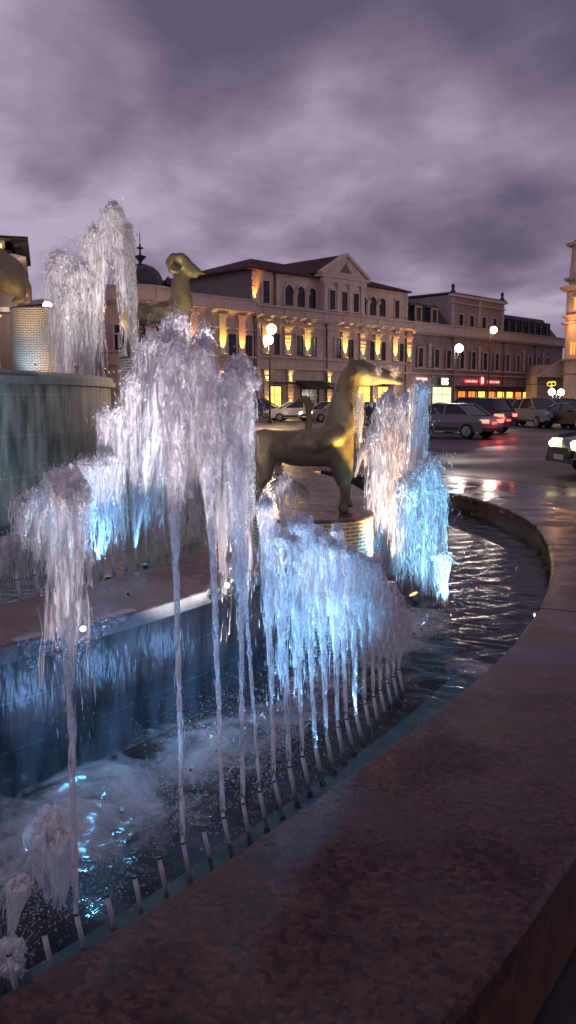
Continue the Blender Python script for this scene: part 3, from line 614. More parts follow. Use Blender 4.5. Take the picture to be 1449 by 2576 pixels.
for k, i in enumerate((14, 15, 16, 18)):
    p, a = PB[i]; q = p + Vector((-math.cos(a) * .05 + .02, -math.sin(a) * .05 - .02, .12)); tgt = PT[i] + Vector((-.10, .10, .55))
    lamp('pipe_glow', 'SPOT', q, 26, BLUE, tgt, .01, 50, .6)

q = P(545, 1380, 6.3); flood((q.x, q.y, ZI + .01), P(440, 760, 7.7), 260, (1, .78, .45), LENS_A, 'warm floodlight behind the densest jets aimed at the ram', 34, .01)

# ------------------------------------------------------------------ WATER JETS
def spindles(c, d, L, W, three=True):
    """c centres, d unit directions, L lengths, W widths -> arrays of verts and tris"""
    n = len(c)
    ref = np.where(np.abs(d[:, 2:3]) < .9, np.array([[0, 0, 1.]]), np.array([[1., 0, 0]]))
    a = np.cross(d, ref); a /= np.linalg.norm(a, axis=1, keepdims=True) + 1e-9; b = np.cross(d, a)
    ph = RNG.uniform(0, 6.28, n)[:, None]
    vs = [c - d * L[:, None] / 2]
    for k in range(3):
        an = ph + k * 2.094
        vs.append(c + d * (L * RNG.uniform(-.2, .25, n))[:, None] + (a * np.cos(an) + b * np.sin(an)) * W[:, None] / 2)
    vs.append(c + d * L[:, None] / 2)
    V = np.stack(vs, 1).reshape(-1, 3)
    t = np.array([[0, 2, 1], [0, 3, 2], [0, 1, 3], [4, 1, 2], [4, 2, 3], [4, 3, 1]])
    T = (np.arange(n)[:, None, None] * 5 + t[None]).reshape(-1, 3)
    return V, T
def tri_mesh(name, parts, m, parent=None, loc=None):
    off = 0; Vs = []; Ts = []
    for V, T in parts: Vs.append(V); Ts.append(T + off); off += len(V)
    V = np.concatenate(Vs); T = np.concatenate(Ts)
    if loc is not None: V = V - np.array(loc)[None]
    me = bpy.data.meshes.new(name)
    me.vertices.add(len(V)); me.vertices.foreach_set('co', V.astype(np.float32).ravel())
    me.loops.add(len(T) * 3); me.loops.foreach_set('vertex_index', T.astype(np.int32).ravel())
    me.polygons.add(len(T)); me.polygons.foreach_set('loop_start', np.arange(0, len(T) * 3, 3, dtype=np.int32))
    try: me.polygons.foreach_set('loop_total', np.full(len(T), 3, dtype=np.int32))
    except Exception: pass
    me.update(calc_edges=True); me.validate(); me.materials.append(m)
    o = link_mesh(name, me, parent)
    return o
def unit(v): return v / (np.linalg.norm(v, axis=1, keepdims=True) + 1e-9)

def jet(base, apex, label, w=.06, r0=.008, n=900, fall=.5, crown=1.0, veil=6, fw=.0032, side=(0, 0), group='water jets of the fountain', stream=True, brk=.35, land=None, puff=1.0):
    """a jet that leaves base, breaks up on the way to apex and rains back; w = half width of the head (m),
    fall = share of the height the falling water stays dense, side = drift of the falling water (m)"""
    B = np.array(base); A = np.array(apex); H = A[2] - B[2]; w = w * .9; K = min(1.5, max(.5, B[1] / 4.6)); n = int(n * 1.25)
    t_ = tag(empty('water_jet', base), label, 'water jet', group)
    def rise(u):                      # u = share of the height
        t = 1 - np.sqrt(np.maximum(0, 1 - u)); p = B[None] + (A - B)[None] * np.stack([t * .55 + u * .45, t * .55 + u * .45, u], -1); return p
    def rad(u): return r0 * (1 + u) + w * np.clip((u - brk) / (1 - brk), 0, 1) ** 1.15 * (1 - .25 * u ** 6)
    # 1 the rising body of water: two ragged shells round one core
    from mathutils import noise as mn
    def shell(kr, rings, segs, u0, u1, name, m_):
        mb = MB(); us = np.linspace(u0, u1, rings); pts = rise(us); rr = rad(us) * kr; sd_ = float(RNG.uniform(0, 50))
        for i, p in enumerate(pts):
            tpr = 1.0 if us[i] < .86 else math.sqrt(max(.02, 1 - ((us[i] - .86) / .14) ** 2))
            for k in range(segs):
                an = 2 * PI * k / segs
                kw = min(1, .25 + .75 * max(0, rr[i] / (3 * r0) - .5)); q = max(r0, rr[i]) * tpr * (1 + kw * .55 * mn.noise((math.cos(an) * 2.2 + sd_, math.sin(an) * 2.2, us[i] * H / w * .35)) + kw * .35 * mn.noise((math.cos(an) * 6 + sd_, math.sin(an) * 6, us[i] * H / w * 1.1)))
                mb.v.append((p[0] - B[0] + q * math.cos(an), p[1] - B[1] + q * math.sin(an), p[2] - B[2] + q * .5 * mn.noise((an * 3, sd_, us[i] * 9))))
        for i in range(rings - 1):
            for k in range(segs):
                a0 = i * segs + k; a1 = i * segs + (k + 1) % segs; mb.f.append((a0, a1, a1 + segs, a0 + segs))
        mb.build(name, m_, t_, smooth=True)
    if H > .12:
        shell(.95, 46, 22, .0 if stream else .12, .97, 'stream', STREAM)
        if veil > 4: shell(.5, 30, 14, .0 if stream else .2, .93, 'inner_stream', STREAM)
    # frothy head
    if crown > .3:
        mb = MB(); bmh = bmesh.new(); nh = int(4 + 5 * crown)
        for k in range(nh):
            th_ = RNG.uniform(0, 2 * PI); rd = w * RNG.uniform(0, .75); hr = w * RNG.uniform(.28, .55); dz = -hr * .6 - RNG.uniform(0, 1.3) * w * (.3 + rd / w)
            r_ = bmesh.ops.create_icosphere(bmh, subdivisions=4, radius=1, matrix=Matrix.Translation((0, 0, 0)))
            cx_ = Vector((A[0] - B[0] + rd * math.cos(th_), A[1] - B[1] + rd * math.sin(th_), H + dz)); o_ = Vector((k * 3.1 + H * 7, A[0] * 9, 0))
            for v_ in r_['verts']:
                c0_ = v_.co.copy(); f_ = 1 + .55 * mn.noise(c0_ * 1.7 + o_) + .40 * mn.noise(c0_ * 4.5 + o_) + .22 * mn.noise(c0_ * 10 + o_)
                v_.co = cx_ + Vector((c0_.x * hr * f_, c0_.y * hr * f_, c0_.z * hr * 1.35 * f_))
        me = bpy.data.meshes.new('head'); bmh.to_mesh(me); bmh.free(); me.polygons.foreach_set('use_smooth', [True] * len(me.polygons)); me.materials.append(HEAD); link_mesh('head', me, t_)
    n = int(n * .42)
    # 2 rising threads and drops
    parts = []
    u = RNG.beta(1.6, 1.0, n); u = u * .98 + .02
    p = rise(u); r = rad(u)
    off = RNG.normal(0, .52, (n, 2)) * r[:, None]
    c = p.copy(); c[:, :2] += off
    d = unit(rise(np.minimum(u + .02, 1)) - rise(u - .02) + np.concatenate([off * .22, np.zeros((n, 1))], 1) * .3 + RNG.normal(0, .0012, (n, 3)))
    L = (RNG.gamma(2, .026, n) * (1.4 - u) + .006) * K; W = (RNG.gamma(3, fw / 3, n) + .0006) * K
    parts.append(spindles(c, d, L, W))
    # 3 the head: irregular clumps
    nc = int(200 * crown * max(.3, w / .05) / K * (.3 if K < .75 else 1))
    if nc:
        th = RNG.uniform(0, 2 * PI, nc); el = RNG.beta(1.2, 1.6, nc); lob = 1 + .35 * np.sin(th * 3 + H * 7)
        rr = w * np.sqrt(1 - (el * 1.0) ** 2) * RNG.uniform(.35, 1.05, nc) * lob
        c = np.stack([A[0] + rr * np.cos(th), A[1] + rr * np.sin(th), A[2] - w * 1.3 + w * 1.5 * el + RNG.normal(0, w * .22, nc)], -1)
        parts.append(spindles(c, unit(RNG.normal(0, 1, (nc, 3)) + np.array([[0, 0, .9]])), (RNG.gamma(2.5, .0065, nc) + .004) * K, (RNG.gamma(2.5, .0034, nc) + .002) * K))
    # 4 falling threads and drops
    nf = int(n * 1.3 * fall)
    th = RNG.uniform(0, 2 * PI, nf); v = w * RNG.uniform(.45, 1.5, nf) ; sd = np.array(side)
    f = RNG.beta(1.0, 1.7, nf) * min(1.0, fall * 1.7)          # share of the height fallen
    g = np.sqrt(f)
    c = np.stack([A[0] + v * np.cos(th) * (.75 + .12 * g) + sd[0] * g, A[1] + v * np.sin(th) * (.75 + .12 * g) + sd[1] * g, A[2] - .3 * w * (v / w) - f * H], -1)
    c[:, 2] = np.maximum(c[:, 2], B[2] + .01)
    d = unit(np.stack([(v * np.cos(th) * 1.1 + sd[0]) * .35 / (g + .15) * 1, (v * np.sin(th) * 1.1 + sd[1]) * .35 / (g + .15), -H * (g + .1)], -1) + RNG.normal(0, .02, (nf, 3)))
    L = (RNG.gamma(1.6, .036, nf) + .004) * K; W = (RNG.gamma(3, fw / 3, nf) * .8 + .0006) * K
    parts.append(spindles(c, d, L, W))
    # 5 stray specks
    ns = int(n * .35)
    c = np.stack([A[0] + RNG.normal(0, w * 1.15, ns), A[1] + RNG.normal(0, w * 1.15, ns), A[2] - RNG.beta(1, 3, ns) * H * .8 + w * .9], -1)
    parts.append(spindles(c, unit(RNG.normal(0, .4, (ns, 3)) + np.array([[0, 0, 1.]])), (RNG.gamma(2, .003, ns) + .002) * K, (RNG.gamma(2, .0012, ns) + .001) * K))
    tri_mesh('spray', parts, DROP, t_, B)
    # 6 torn veils of falling water
    if veil:
        mb = MB(); m = 14
        for k in range(int(veil * .6) + 1):
            th0 = RNG.uniform(0, 2 * PI); wd = RNG.uniform(.5, 1.2) * w * .8 / 1; fl = fall * RNG.uniform(.6, 1.35); b0 = len(mb.v)
            for i in range(m):
                gg = i / (m - 1); f_ = gg ** 2 * min(1, fl)
                rr = w * (.55 + .75 * gg) * RNG.uniform(.92, 1.08)
                for s_ in range(4):
                    an = th0 + (s_ / 3 - .5) * wd / w * (1 - .3 * gg)
                    mb.v.append((A[0] - B[0] + rr * math.cos(an) + side[0] * gg + RNG.normal(0, w * .05), A[1] - B[1] + rr * math.sin(an) + side[1] * gg + RNG.normal(0, w * .05), max(.01, H - f_ * H - .25 * w * (rr / w) ** 2 + (0 if i else -.2 * w) + RNG.normal(0, w * .06))))
            for i in range(m - 1):
                for s_ in range(3):
                    a0 = b0 + i * 4 + s_; mb.f.append((a0, a0 + 1, a0 + 5, a0 + 4))
        mb.build('veil', VEIL, t_, smooth=True)
    return t_

def pj(tipx, tipy, ax, ay, Y, **k):   # jet from pixel tip and apex at one distance
    a = P(tipx, tipy, Y); b = P(ax, ay, Y + k.pop('dy', .06))
    return (a, b)
WG = 'jets rising from the nozzle row along the ledge'
def ring(i, ax, ay, dy, label, **k):
    tp = PT[i] + Vector((0, 0, 0)); b = P(ax, ay, tp.y + dy); k.setdefault('group', WG); return jet(tp, b, label, **k)
# near row along the ledge: pixel columns were read off the photo, depth comes from the row itself
ring(2, 165, 1195, .22, 'tall jet with a round pink head, nearest to the left edge of the near row', w=.068, r0=.007, n=1100, fall=.42, crown=.9, veil=10, side=(-.02, .03), brk=.5)
ring(6, 425, 830, .75, 'tallest leaning thin jet that rises into the densest white spray', w=.07, r0=.007, n=1300, fall=.3, crown=1.0, veil=10, brk=.5)
ring(8, 505, 850, .75, 'tall leaning thin jet just right of the one that reaches the ram statue', w=.065, r0=.007, n=1300, fall=.3, crown=.9, veil=10, brk=.5)
ring(9, 600, 915, .65, 'tall jet with a smooth rounded pale head in front of the left car', w=.08, r0=.007, n=2200, fall=.45, crown=1.3, veil=14, brk=.35)
ring(10, 560, 975, .7, 'slim jet close behind the tall one with the smooth rounded head', w=.06, r0=.005, n=1200, fall=.4, crown=.9, veil=8, brk=.4)
ring(12, 700, 1330, .4, 'slim jet rising under the belly of the largest beast', w=.05, r0=.008, n=800, fall=.6, crown=.5, veil=4, brk=.45)
for i, ax, ay, w_, n_, lab in [(11, 668, 1250, .035, 700, 'slender jet left of the small arching jet'), (13, 735, 1345, .035, 800, 'slim blue white jet at the left flank of the blue cluster'), (24, 1018, 1540, .028, 400, 'last and lowest little jet at the right end of the near row'), (14, 757, 1300, .055, 1300, 'bright blue jet whose bulging head hides the left of the nearest pedestal'),
        (15, 795, 1330, .05, 1200, 'bright blue jet just right of the bulging head before the pedestal'),
        (16, 838, 1362, .05, 1200, 'brightest cyan jet in front of the middle of the pedestal'),
        (17, 846, 1320, .03, 700, 'speckled narrow jet standing up against the pedestal bricks'),
        (18, 880, 1378, .045, 1200, 'white blue jet in front of the right side of the pedestal'),
        (19, 905, 1395, .045, 1100, 'white jet at the right edge of the pedestal'),
        (20, 935, 1402, .045, 1100, 'creamy headed jet right of the pedestal'),
        (21, 955, 1440, .04, 900, 'lower white jet second from the right end of the blue cluster'),
        (22, 985, 1470, .035, 700, 'orange tinted jet near the right end of the near row'),
        (23, 1003, 1500, .03, 500, 'short orange tinted jet at the right end of the near row')]:
    ring(i, ax, ay, .30, lab, w=w_ * .9, r0=.007, n=int(n_ * .8), fall=.55, crown=1.3, veil=5, brk=.38, side=(.02, 0))
ring(17, 880, 1772, .0, 'tiny sputtering jet beside the pipes below the cyan jet', w=.018, n=150, fall=.6, crown=.5, veil=1, brk=.1) if False else None
# short ones at the lower left
p0 = G(140, 2300, ZW); jet(p0, P(135, 2045, p0.y + .05), 'squat foaming jet at the lower left with a ragged head', w=.06, r0=.02, n=300, fall=.6, crown=1.8, veil=6, brk=.0, stream=False)
tp = PT[0]; jet(tp, P(58, 2205, tp.y + .03), 'short curling jet in the lower left corner', w=.022, r0=.008, n=160, fall=.5, crown=1.0, veil=3, brk=.3, side=(-.05, 0))
p0 = G(20, 2440, ZW); jet(p0, P(18, 2375, p0.y + .02), 'low splash in the bottom left corner of the pool', w=.06, n=110, fall=.7, crown=1.2, veil=4, brk=0, stream=False)
# inner row behind the pink coping
IG = 'jets rising behind the pink coping'
def inner(i, ax, ay, dy, label, **k):
    tp = IB[i][1]; k.setdefault('group', IG); return jet(tp, P(ax, ay, tp.y + dy), label, **k)
for i, ax, ay, w_, n_, lab in [(0, 38, 1345, .05, 500, 'faint grey jet at the left end of the row behind the coping'), (1, 62, 1250, .06, 800, 'grey white jet second from the left behind the coping'),
        (2, 98, 1235, .06, 900, 'white jet third from the left behind the coping'), (3, 140, 1185, .06, 900, 'blue white jet partly behind the round pink head'),
        (4, 205, 1165, .06, 1000, 'blue jet right of the round pink head'), (5, 238, 1155, .055, 900, 'bright blue jet leaning left behind the coping'),
        (6, 278, 1145, .055, 1000, 'bright blue jet leaning most to the left behind the coping'), (7, 262, 1030, .05, 900, 'tall narrow jet with a pointed tip before the dark upper wall'),
        (8, 292, 1025, .05, 900, 'tall narrow jet right of the pointed tip before the dark upper wall'), (9, 330, 945, .07, 1500, 'broad ragged jet left of the tall striped pedestal')]:
    inner(i, ax, ay, .10, lab, w=w_, r0=.011, n=n_, fall=.85, crown=1.0, veil=6, brk=.25)
for i, ax, ay, w_, n_, lab in [(10, 380, 850, .10, 3000, 'dense white jet at the left of the tallest cluster'), (11, 445, 795, .09, 3000, 'dense white jet with the highest rounded head in front of the ram'),
        (12, 470, 880, .10, 3000, 'dense white jet in the middle of the tallest cluster'), (13, 512, 825, .05, 1300, 'ragged dark flecked jet with a spiky top'), (14, 540, 940, .08, 2000, 'dense white jet left of the smooth rounded head'),
        (15, 600, 1000, .08, 1600, 'wide soft jet behind the smooth rounded head'), (9, 415, 930, .10, 2600, 'dense low jet in front of the tall striped pedestal')]:
    inner(i, ax, ay, .12, lab, w=w_, r0=.012, n=n_, fall=.9, crown=1.1, veil=14, brk=.1, fw=.0045)
# small arching jet in front of the nearest pedestal
p0 = G(715, 1560, ZW); jet(p0, P(715, 1200, p0.y + .1), 'small arching jet under the belly of the largest beast', w=.07, r0=.01, n=700, fall=.55, crown=1.0, veil=3, brk=.6, side=(.02, 0))
p0 = G(670, 1600, ZW); jet(p0, P(672, 1240, p0.y + .1), 'thin ragged jet left of the small arching one', w=.05, r0=.008, n=600, fall=.8, crown=.3, veil=4, brk=.3)
# on the high tier
HG = 'jets rising from the high tier'
for x0_, y0_, ax, ay, Y, w_, n_, lab in [(195, 1015, 150, 645, 8.3, .15, 2300, 'white jet with a curled head at the upper left of the high tier'), (200, 1005, 205, 668, 8.3, .09, 1700, 'white jet with a narrow rounded head on the high tier'),
        (215, 990, 235, 575, 8.4, .09, 1500, 'left branch of the tallest jet of all on the high tier'), (225, 990, 285, 515, 8.4, .09, 1700, 'tallest jet of all against the clouds'), (180, 1000, 175, 730, 8.2, .13, 1900, 'thick lower jet in front of the high tier lamp')]:
    jet(P(x0_, y0_, Y), P(ax, ay, Y + .1), lab, w=w_, r0=.02, n=n_, fall=.85, crown=1.2, veil=12, brk=.15, fw=.006, group=HG, stream=False, side=((.15 if ax == 285 else 0), 0))
p = P(355, 1240, 7.1); jet(p, P(318, 560, 7.6), 'long thin veil of drops falling right of the tallest jet', w=.04, r0=.012, n=1500, fall=.95, crown=.2, veil=9, brk=.0, fw=.005, group=HG, stream=False, side=(.08, 0))
# right hand cluster
RG = 'right hand cluster of jets'
for bx, by, ax, ay, w_, n_, lab in [(995, 1450, 975, 995, .11, 3000, 'pale jet with a high rounded head below the muzzle of the beast'), (1020, 1460, 1018, 1008, .10, 2600, 'pale jet between the rounded head and the pink one'),
        (1052, 1480, 1055, 965, .065, 2000, 'tall narrow pink lit jet of the right hand cluster'), (975, 1450, 948, 1075, .08, 2000, 'leftmost jet of the right hand cluster beside the amber glow'),
        (1070, 1500, 1082, 1160, .085, 2600, 'blue lit jet stepping down at the right of the cluster'), (1090, 1500, 1098, 1215, .075, 2200, 'blue lit jet at the outer right shoulder of the cluster'),
        (1050, 1490, 1040, 1190, .12, 3200, 'wide bright blue jet in the middle of the right hand cluster'), (1118, 1530, 1112, 1385, .045, 500, 'small separate pinkish jet at the right of the cluster')]:
    p0 = G(bx, by, ZW); jet(p0, P(ax, ay, p0.y + .05), lab, w=w_, r0=.01, n=n_, fall=.95, crown=1.1, veil=10 if n_ > 600 else 3, brk=.05, fw=.0045, group=RG, stream=False)
for ax, ay, w_, lab in [(950, 925, .02, 'small curl of spray over the nose of the largest beast'), (992, 925, .022, 'small splash at the muzzle tip of the largest beast')]:
    q = P(ax, ay + 26, 5.45); jet(q, P(ax, ay, 5.45), lab, w=w_, n=60, fall=.6, crown=.5, veil=0, brk=0, stream=False)
p0 = P(893, 1200, 5.1); jet(p0, P(920, 1125, 5.1), 'short slanting jet beside the chest of the largest beast', w=.016, r0=.008, n=160, fall=.3, crown=.5, veil=1, brk=.4)
for x_ in (905,): jet(P(x_, 1130, 5.3), P(x_ - 2, 990, 5.3), 'thin curtain of drops falling from the muzzle', w=.03, n=200, fall=1, crown=0, veil=0, brk=0, stream=False, fw=.002)

# foam and droplets on the pool surface
def foam():
    parts = []
    def patch(x, y, sx_, sy_, n, h, s=.0028):
        p = G(x, y, ZW); n = int(n * .6); h *= .6
        c = np.stack([p.x + RNG.normal(0, sx_, n), p.y + RNG.normal(0, sy_, n), ZW + .004 + RNG.gamma(1.2, h, n)], -1)
        a = np.hypot(c[:, 0] - CX, c[:, 1] - CY); c = c[(a > 8.32) & (a < 9.6)]; n = len(c)
        parts.append(spindles(c, unit(RNG.normal(0, 1, (n, 3)) * np.array([[1, 1, .6]])), RNG.gamma(2, s, n) + .0015, RNG.gamma(2, s * .4, n) + .001))
    for a in [(560, 1850, .16, .20, 2600, .018), (650, 1860, .12, .25, 2600, .03), (430, 1990, .10, .12, 900, .01), (330, 2010, .08, .08, 900, .018), (640, 1960, .12, .12, 1400, .012), (760, 1830, .12, .2, 1600, .015), (900, 1680, .15, .3, 1600, .015),
              (1000, 1560, .15, .3, 1200, .015), (150, 2240, .12, .10, 1500, .02), (250, 2200, .10, .10, 700, .01), (40, 2300, .08, .1, 800, .015), (1080, 1560, .15, .25, 1400, .01), (480, 2080, .15, .08, 500, .006), (700, 1780, .15, .3, 1500, .02)]:
        patch(*a)
    o = tri_mesh('foam', parts, FOAM); tag(o, kind='stuff')
foam()

# ------------------------------------------------------------------ CITY
ASPH = mat('wet_asphalt', (.05, .036, .040), .5, noise=.4, nscale=.35, rnoise=.2, bump=.25, bscale=14)
PAVE = mat('wet_paving', (.06, .042, .045), .30, noise=.3, nscale=.8, rnoise=.2, bump=.15, bscale=10)
b = MB(); b.add([(-600, -60, -.004), (600, -60, -.004), (600, 900, -.004), (-600, 900, -.004)], [(0, 1, 2, 3)]); tag(b.build('ground', ASPH), kind='structure')
# plaza paving round the basin, as a ring so nothing runs under the pools
b = MB(); sweep(b, [(10.5, .0), (14.6, .0)], n=200); o = b.build('pavement', PAVE); o.location = (CX, CY, .0); tag(o, kind='structure')
b = MB(); sweep(b, [(14.6, .0), (14.6, .004), (14.75, .004), (14.75, -.004)], n=200); o = b.build('kerb_strip', MORTAR); o.location = CEN; tag(o, kind='structure')
FA = math.atan2(.7145598, .69957436); FO = Vector((-2.541043, 80, 0))
def at_f(s, t, z=0): return FO + Vector((.69957436 * s - .7145598 * t, .7145598 * s + .69957436 * t, z))
# pavement in front of the facades
b = MB(); b.box((22, -2.2, .06), (92, 4.4, .12)); o = b.build('pavement', mat('far_pavement', (.12, .09, .085), .3, noise=.2, nscale=.6, rnoise=.15)); o.location = FO; o.rotation_euler = (0, 0, FA); tag(o, kind='structure')
# faint line markings on the road
LINE = mat('road_paint', (.35, .32, .33), .4, noise=.3, nscale=3)
b = MB()
for (x0, y0, x1, y1) in [(9, 24, 22, 26.5), (5, 33, 24, 38), (-30, 62, 4, 64)]:
    d = Vector((x1 - x0, y1 - y0, 0)); n = Vector((-d.y, d.x, 0)).normalized() * .06; p = Vector((x0, y0, .0)); q = Vector((x1, y1, 0.0)); b.add([p - n, q - n, q + n, p + n], [(0, 1, 2, 3)])
tag(b.build('road_marking', LINE), kind='structure')

def rect_open(parent, s, z0, z1, wd, name='window', t=0.0, pane=GLASS_D, arch=False, frame=TRIM, fw=.14, mull=True, sill=True):
    """a framed opening on the wall plane t (outside is -t)"""
    f = MB(); h = z1 - z0
    if arch:
        r = wd / 2; zc = z1 - r; ro = r + fw; out = [(s - ro, z0), (s - r, z0)]; 
        pts_o = [(s - ro * math.cos(a), zc + ro * math.sin(a)) for a in [PI * k / 12 for k in range(13)]]
        pts_i = [(s - r * math.cos(a), zc + r * math.sin(a)) for a in [PI * k / 12 for k in range(13)]]
        o_ = [(s - ro, z0)] + pts_o + [(s + ro, z0)]; i_ = [(s - r, z0)] + pts_i + [(s + r, z0)]
        for k in range(len(o_) - 1):
            f.prism([o_[k], o_[k + 1], i_[k + 1], i_[k]], lambda a, b_, q: (a, t - (.14 if q else 0), b_))
        pn = MB(); pn.prism([(s - r + .0, z0)] + pts_i + [(s + r, z0)], lambda a, b_, q: (a, t - (.03 if q else -.02), b_))
        pout = i_
    else:
        f.box((s - wd / 2 - fw / 2, t - .07, z0 + h / 2), (fw, .14, h)); f.box((s + wd / 2 + fw / 2, t - .07, z0 + h / 2), (fw, .14, h)); f.box((s, t - .08, z1 + fw / 2), (wd + 2 * fw, .16, fw))
        pn = MB(); pn.box((s, t - .005, z0 + h / 2), (wd, .05, h))
    if sill: f.box((s, t - .11, z0 - .05), (wd + 2.6 * fw, .22, .1))
    o = f.build(name, frame, parent); pn.build('pane', pane, o)
    if mull:
        m_ = MB(); m_.box((s, t - .045, z0 + h / 2), (.05, .03, h - .02))
        if h > 1.5: m_.box((s, t - .047, z0 + h * .68), (wd - .02, .03, .05))
        m_.build('glazing_bar', FRAME, o)
    return o
def cornice(mb, s0, s1, z, out, h, t=0.0, steps=3):
    for k in range(steps):
        e = out * (k + 1) / steps; mb.box(((s0 + s1) / 2, t - e / 2 + .002, z + h * (k + .5) / steps), (s1 - s0 + 2 * e, e, h / steps - .002 * 0))
def quoin(mb, s, z0, z1, t=0.0, wd=.5):
    n = int((z1 - z0) / .42)
    for k in range(n): mb.box((s, t - .03, z0 + (k + .5) * (z1 - z0) / n), (wd * (1 if k % 2 else .72), .1, (z1 - z0) / n - .06))
def pilaster(parent, s, z0, z1, wd=.75, t=0.0, grooved=False, mat_=None):
    b = MB(); b.box((s, t - .09, (z0 + z1) / 2), (wd, .18, z1 - z0))
    b.box((s, t - .12, z0 + .12), (wd + .16, .26, .24)); b.box((s, t - .13, z1 - .10), (wd + .2, .28, .2)); b.box((s, t - .16, z1 + .05), (wd + .36, .34, .1))
    if grooved:
        n = int((z1 - z0 - .5) / .36)
        for k in range(n): b.box((s, t - .19, z0 + .35 + k * .36), (wd + .04, .06, .26))
    return b.build('pilaster', mat_ or TRIM, parent)
FIX = mat('uplight_housing', (.04, .04, .04), .5); LENS_Y = emis('uplight_lens', (1, .72, .1), 9)
def uplight(parent, s, z, power, col, t=0.0, h=3, lens=LENS_Y, out=.48, spot=44):
    b = MB(); b.box((s, t - out, z - .03), (.34, .16, .1)); o = b.build('uplight', FIX, parent)
    b = MB(); b.box((s, t - out, z + .026), (.26, .1, .01)); b.build('lens', lens, o)
    l = bpy.data.lights.new('uplight_glow', 'SPOT'); l.energy = power * 17; l.color = col; l.spot_size = math.radians(spot); l.spot_blend = .6; l.shadow_soft_size = .08
    q = bpy.data.objects.new('uplight_glow', l); COL.objects.link(q); q.parent = parent
    p0 = Vector((s, t - out, z + .05)); q.location = p0; q.rotation_euler = (Vector((s, t - .05, z + h * .75)) - p0).to_track_quat('-Z', 'Y').to_euler()
YEL = (1.0, .66, .10); ORG = (1.0, .42, .08)

# --- the pedimented building
A = empty('pedimented_building', FO, FA); tag(A, 'three storey stone building with a pediment, arched windows and glowing yellow pilasters', 'building')
b = MB(); b.box((11.65, 7.0, 4.85), (24.5, 14, 9.7)); b.build('wall', STONE, A)
b = MB(); b.box((11.75, 7.2, 12.0), (24.1, 13, 3.9)); b.build('upper_wall', STONE, A)
b = MB(); b.box((11.65, .1, 10.02), (24.9, .5, .72)); cornice(b, -.55, 23.85, 9.35, .55, .34); b.box((11.65, -.12, 10.44), (25.1, .8, .14)); b.box((11.65, -.06, 5.75), (24.6, .34, .16)); b.box((11.65, -.1, 4.72), (24.6, .42, .22)); b.box((11.65, -.04, 8.78), (24.5, .2, .12))
for k in range(9): b.box((.4 + k * 2.85, -.17, 10.02), (.5, .1, .6))
b.build('cornice', TRIM, A)
for s_, z0, z1, t_ in ((-.3, 10.55, 13.6, .7), (2.9, 10.55, 13.6, .7), (23.6, 10.55, 13.6, .7), (-.35, .2, 9.2, 0), (23.6, .2, 9.2, 0)):
    b = MB(); quoin(b, s_, z0, z1, t_, .5); b.build('quoins', TRIM, A)
b = MB()   # low hipped roof with its eaves, then the gable roof behind the pediment
e0, e1, y0, y1, ze, zr = -1.0, 24.1, .25, 14.2, 13.75, 15.9
b.box(((e0 + e1) / 2, (y0 + y1) / 2, ze + .06), (e1 - e0, y1 - y0, .14))
b.add([(e0, y0, ze + .14), (e1, y0, ze + .14), (e1, y1, ze + .14), (e0, y1, ze + .14), (5.5, 7.2, zr + .25), (18.5, 7.2, zr + .25)], [(0, 1, 5, 4), (1, 2, 5), (2, 3, 4, 5), (3, 0, 4)])
b.add([(8.3, -.02, 14.35), (15.7, -.02, 14.35), (12, -.02, 16.5), (8.3, 9, 14.35), (15.7, 9, 14.35), (12, 9, 16.5)], [(0, 2, 5, 3), (1, 4, 5, 2), (0, 1, 2), (3, 5, 4)])
b.build('roof', ROOF, A)
b = MB(); b.box((12.0, .35, 12.0), (6.6, .7, 3.0)); b.box((12, .3, 13.75), (6.9, .9, .5)); b.box((12, .25, 14.12), (7.4, 1.15, .26)); b.add([(8.5, -.1, 14.26), (15.5, -.1, 14.26), (12, -.1, 16.25), (8.5, .5, 14.26), (15.5, .5, 14.26), (12, .5, 16.25)], [(0, 1, 2), (3, 5, 4), (0, 2, 5, 3), (1, 4, 5, 2), (0, 3, 4, 1)])
def bar(mb, p, q, y, wd, dp):
    p = Vector((p[0], y, p[1])); q = Vector((q[0], y, q[1])); d = q - p; L = d.length; n = Vector((-d.z, 0, d.x)).normalized() * wd / 2; o = Vector((0, dp / 2, 0))
    mb.add([p - n - o, q - n - o, q + n - o, p + n - o, p - n + o, q - n + o, q + n + o, p + n + o], [(0, 1, 2, 3), (4, 7, 6, 5), (0, 4, 5, 1), (1, 5, 6, 2), (2, 6, 7, 3), (3, 7, 4, 0)])
bar(b, (8.2, 14.3), (12.02, 16.48), -.02, .28, .7); bar(b, (15.8, 14.3), (11.98, 16.48), -.02, .28, .7); b.build('pediment', TRIM, A)
b = MB(); b.add([(11.1, -.13, 14.62), (13.0, -.13, 14.62), (12.03, -.13, 15.6), (11.1, -.1, 14.62), (13.0, -.1, 14.62), (12.03, -.1, 15.6)], [(0, 1, 2), (3, 5, 4), (0, 2, 5, 3), (1, 4, 5, 2), (0, 3, 4, 1)]); b.build('tympanum_relief', mat('relief_stone', (.16, .11, .10), .8), A)
for s_, z0, z1, wd, ar in [(1.3, 10.8, 12.85, .85, 0), (21.75, 10.8, 12.7, .8, 0), (10.0, 10.8, 12.72, .85, 0), (11.9, 10.8, 12.72, .9, 0), (13.75, 10.8, 12.72, .88, 0)]: rect_open(A, s_, z0, z1, wd, t=(.0 if 9 < s_ < 15 else .7))
for s_ in (4.4, 6.1, 7.75, 15.75, 17.45, 19.1): rect_open(A, s_, 10.8, 12.78, 1.14, t=.7, arch=True, fw=.16)
for s_ in (8.95, 10.95, 12.83, 14.75): pilaster(A, s_, 10.6, 13.35, .5, 0.0)
for s_ in (5.25, 6.93, 16.6, 18.28): pilaster(A, s_, 10.6, 12.2, .3, .7, mat_=STONE)
